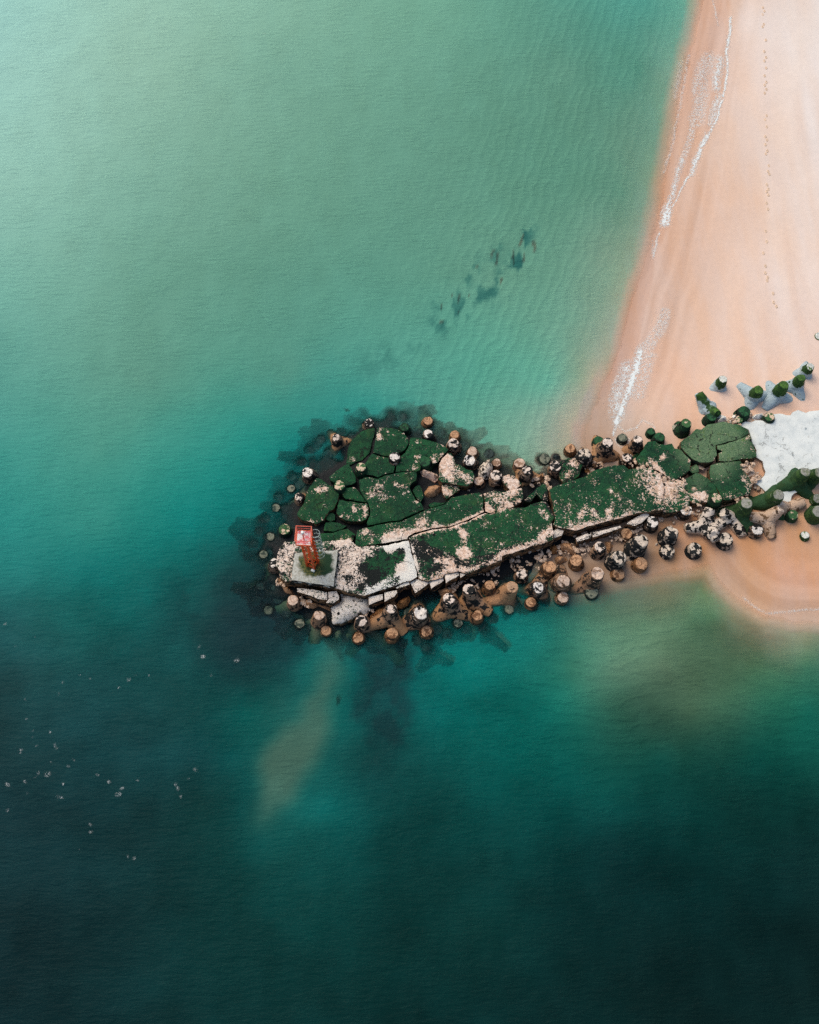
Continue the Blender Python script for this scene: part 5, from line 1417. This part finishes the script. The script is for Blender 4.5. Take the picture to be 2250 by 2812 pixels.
# caged ladder on the east side
lx, ly0 = hx + .08, .12
bm = bmesh.new()
l0, l1 = loc(lx, -.1, 0), loc(lx, .34, 0)
for q in (l0, l1):
    tube(bm, (q.x, q.y, .0), (q.x, q.y, ZF + 1.1), .024, 6)
zz = .3
while zz < ZF + .1:
    tube(bm, (l0.x, l0.y, zz), (l1.x, l1.y, zz), .016, 6); zz += .3
ld = part('ladder', bm, RUST, root)
bm = bmesh.new()
cc = loc(lx + .3, .12, 0)
for lv in range(7):
    zc = 2.6 + lv * (ZF + 1.0 - 2.6) / 6
    pr = None
    for t in range(15):
        a = -2.2 + 4.4 * t / 14
        p = Vector((cc.x + math.cos(a + rot) * .4, cc.y + math.sin(a + rot) * .4, zc))
        if pr: tube(bm, pr, p, .022, 6)
        pr = p
for a in (-1.5, -.75, 0, .75, 1.5):
    p = Vector((cc.x + math.cos(a + rot) * .4, cc.y + math.sin(a + rot) * .4, 0))
    tube(bm, (p.x, p.y, 2.6), (p.x, p.y, ZF + 1.0), .016, 6)
part('ladder_cage', bm, GALV, ld)
wb = P(*G(9, 862, 1268), ZB + .15)
bm = bmesh.new()
box(bm, (0, 0, .1), .34, .2, .2, -.4); box(bm, (.05, .02, .235), .1, .14, .07, -.4)
o = part('junction_box', bm, WHM, None); o.location = P(*G(9, 862, 1275), ZB)
tag(o, 'small white box on the mossy plinth at the foot of the beacon', 'box')


# the plinth's own growth: moss in the middle, clean rim
def plinth_material():
    k = NT('plinth_concrete')
    pos, nor = k.pos()
    p = k.sep(pos)
    n1 = k.noise(pos, 1.2, 8, .66, .3); n2 = k.noise(pos, 5, 6, .65)
    c = P(*G(9, 900, 1120), 2.85)
    dx = k.math('SUBTRACT', p[0], c.x + .15); dy = k.math('SUBTRACT', p[1], c.y + .1)
    rr = k.math('SQRT', k.math('ADD', k.math('MULTIPLY', dx, dx), k.math('MULTIPLY', k.math('MULTIPLY', dy, dy), 1.7)))
    rr = k.math('ADD', rr, k.math('MULTIPLY', k.math('SUBTRACT', n1, .5), 1.9))
    con = k.mix(k.step(n2, .4, .65), alb(192, 192, 186), alb(160, 156, 146))
    moss = k.mix(k.step(n2, .4, .62), alb(40, 62, 38), alb(102, 98, 54))
    moss = k.mix(k.step(k.math('ADD', dx, n1), .6, 1.4), moss, alb(30, 56, 36))
    col = k.mix(k.step(rr, 1.55, 2.05), moss, con)
    sd_ = k.step(k.sep(nor)[2], .7, .5)
    col = k.mix(sd_, col, k.mix(k.step(n1, .52, .6), BLACK, alb(206, 202, 194)))
    k.principled(col, .85, .2, k.bump(n2, .4, .05))
    return k.m


for o in COL.objects:
    if o.name == 'concrete_plinth':
        o.data.materials.clear(); o.data.materials.append(plinth_material())

# ------------------------------------------------------------------ light, sky, camera
w = bpy.data.worlds.new('World'); SC.world = w; w.use_nodes = True
nt = w.node_tree; bg = nt.nodes['Background']
sk = nt.nodes.new('ShaderNodeTexSky'); sk.sky_type = 'NISHITA'; sk.sun_disc = False
sk.sun_elevation = R(52); sk.sun_rotation = R(-40); sk.air_density = 1; sk.dust_density = 3; sk.ozone_density = 1
nt.links.new(sk.outputs[0], bg.inputs[0]); bg.inputs[1].default_value = .1
l = bpy.data.lights.new('sun', 'SUN'); l.energy = 1.0; l.angle = R(40); l.color = (1, .9, .76)
o = bpy.data.objects.new('sun', l); COL.objects.link(o)
o.rotation_euler = (R(-38), 0, R(40))          # from the upper left
c = bpy.data.cameras.new('camera'); co = bpy.data.objects.new('camera', c); COL.objects.link(co)
c.sensor_fit = 'VERTICAL'; c.sensor_height = 24; c.lens = 24 * F / 2812; c.clip_end = 3000; c.clip_start = 1
co.location = (0, 0, H); co.rotation_euler = (TILT, 0, 0)
SC.camera = co
SC.view_settings.view_transform = 'Standard'; SC.view_settings.look = 'None'
SC.view_settings.exposure = .75; SC.view_settings.gamma = 1
SC.cycles.transparent_max_bounces = 12
SC.cycles.max_bounces = 6
SC.cycles.use_denoising = False
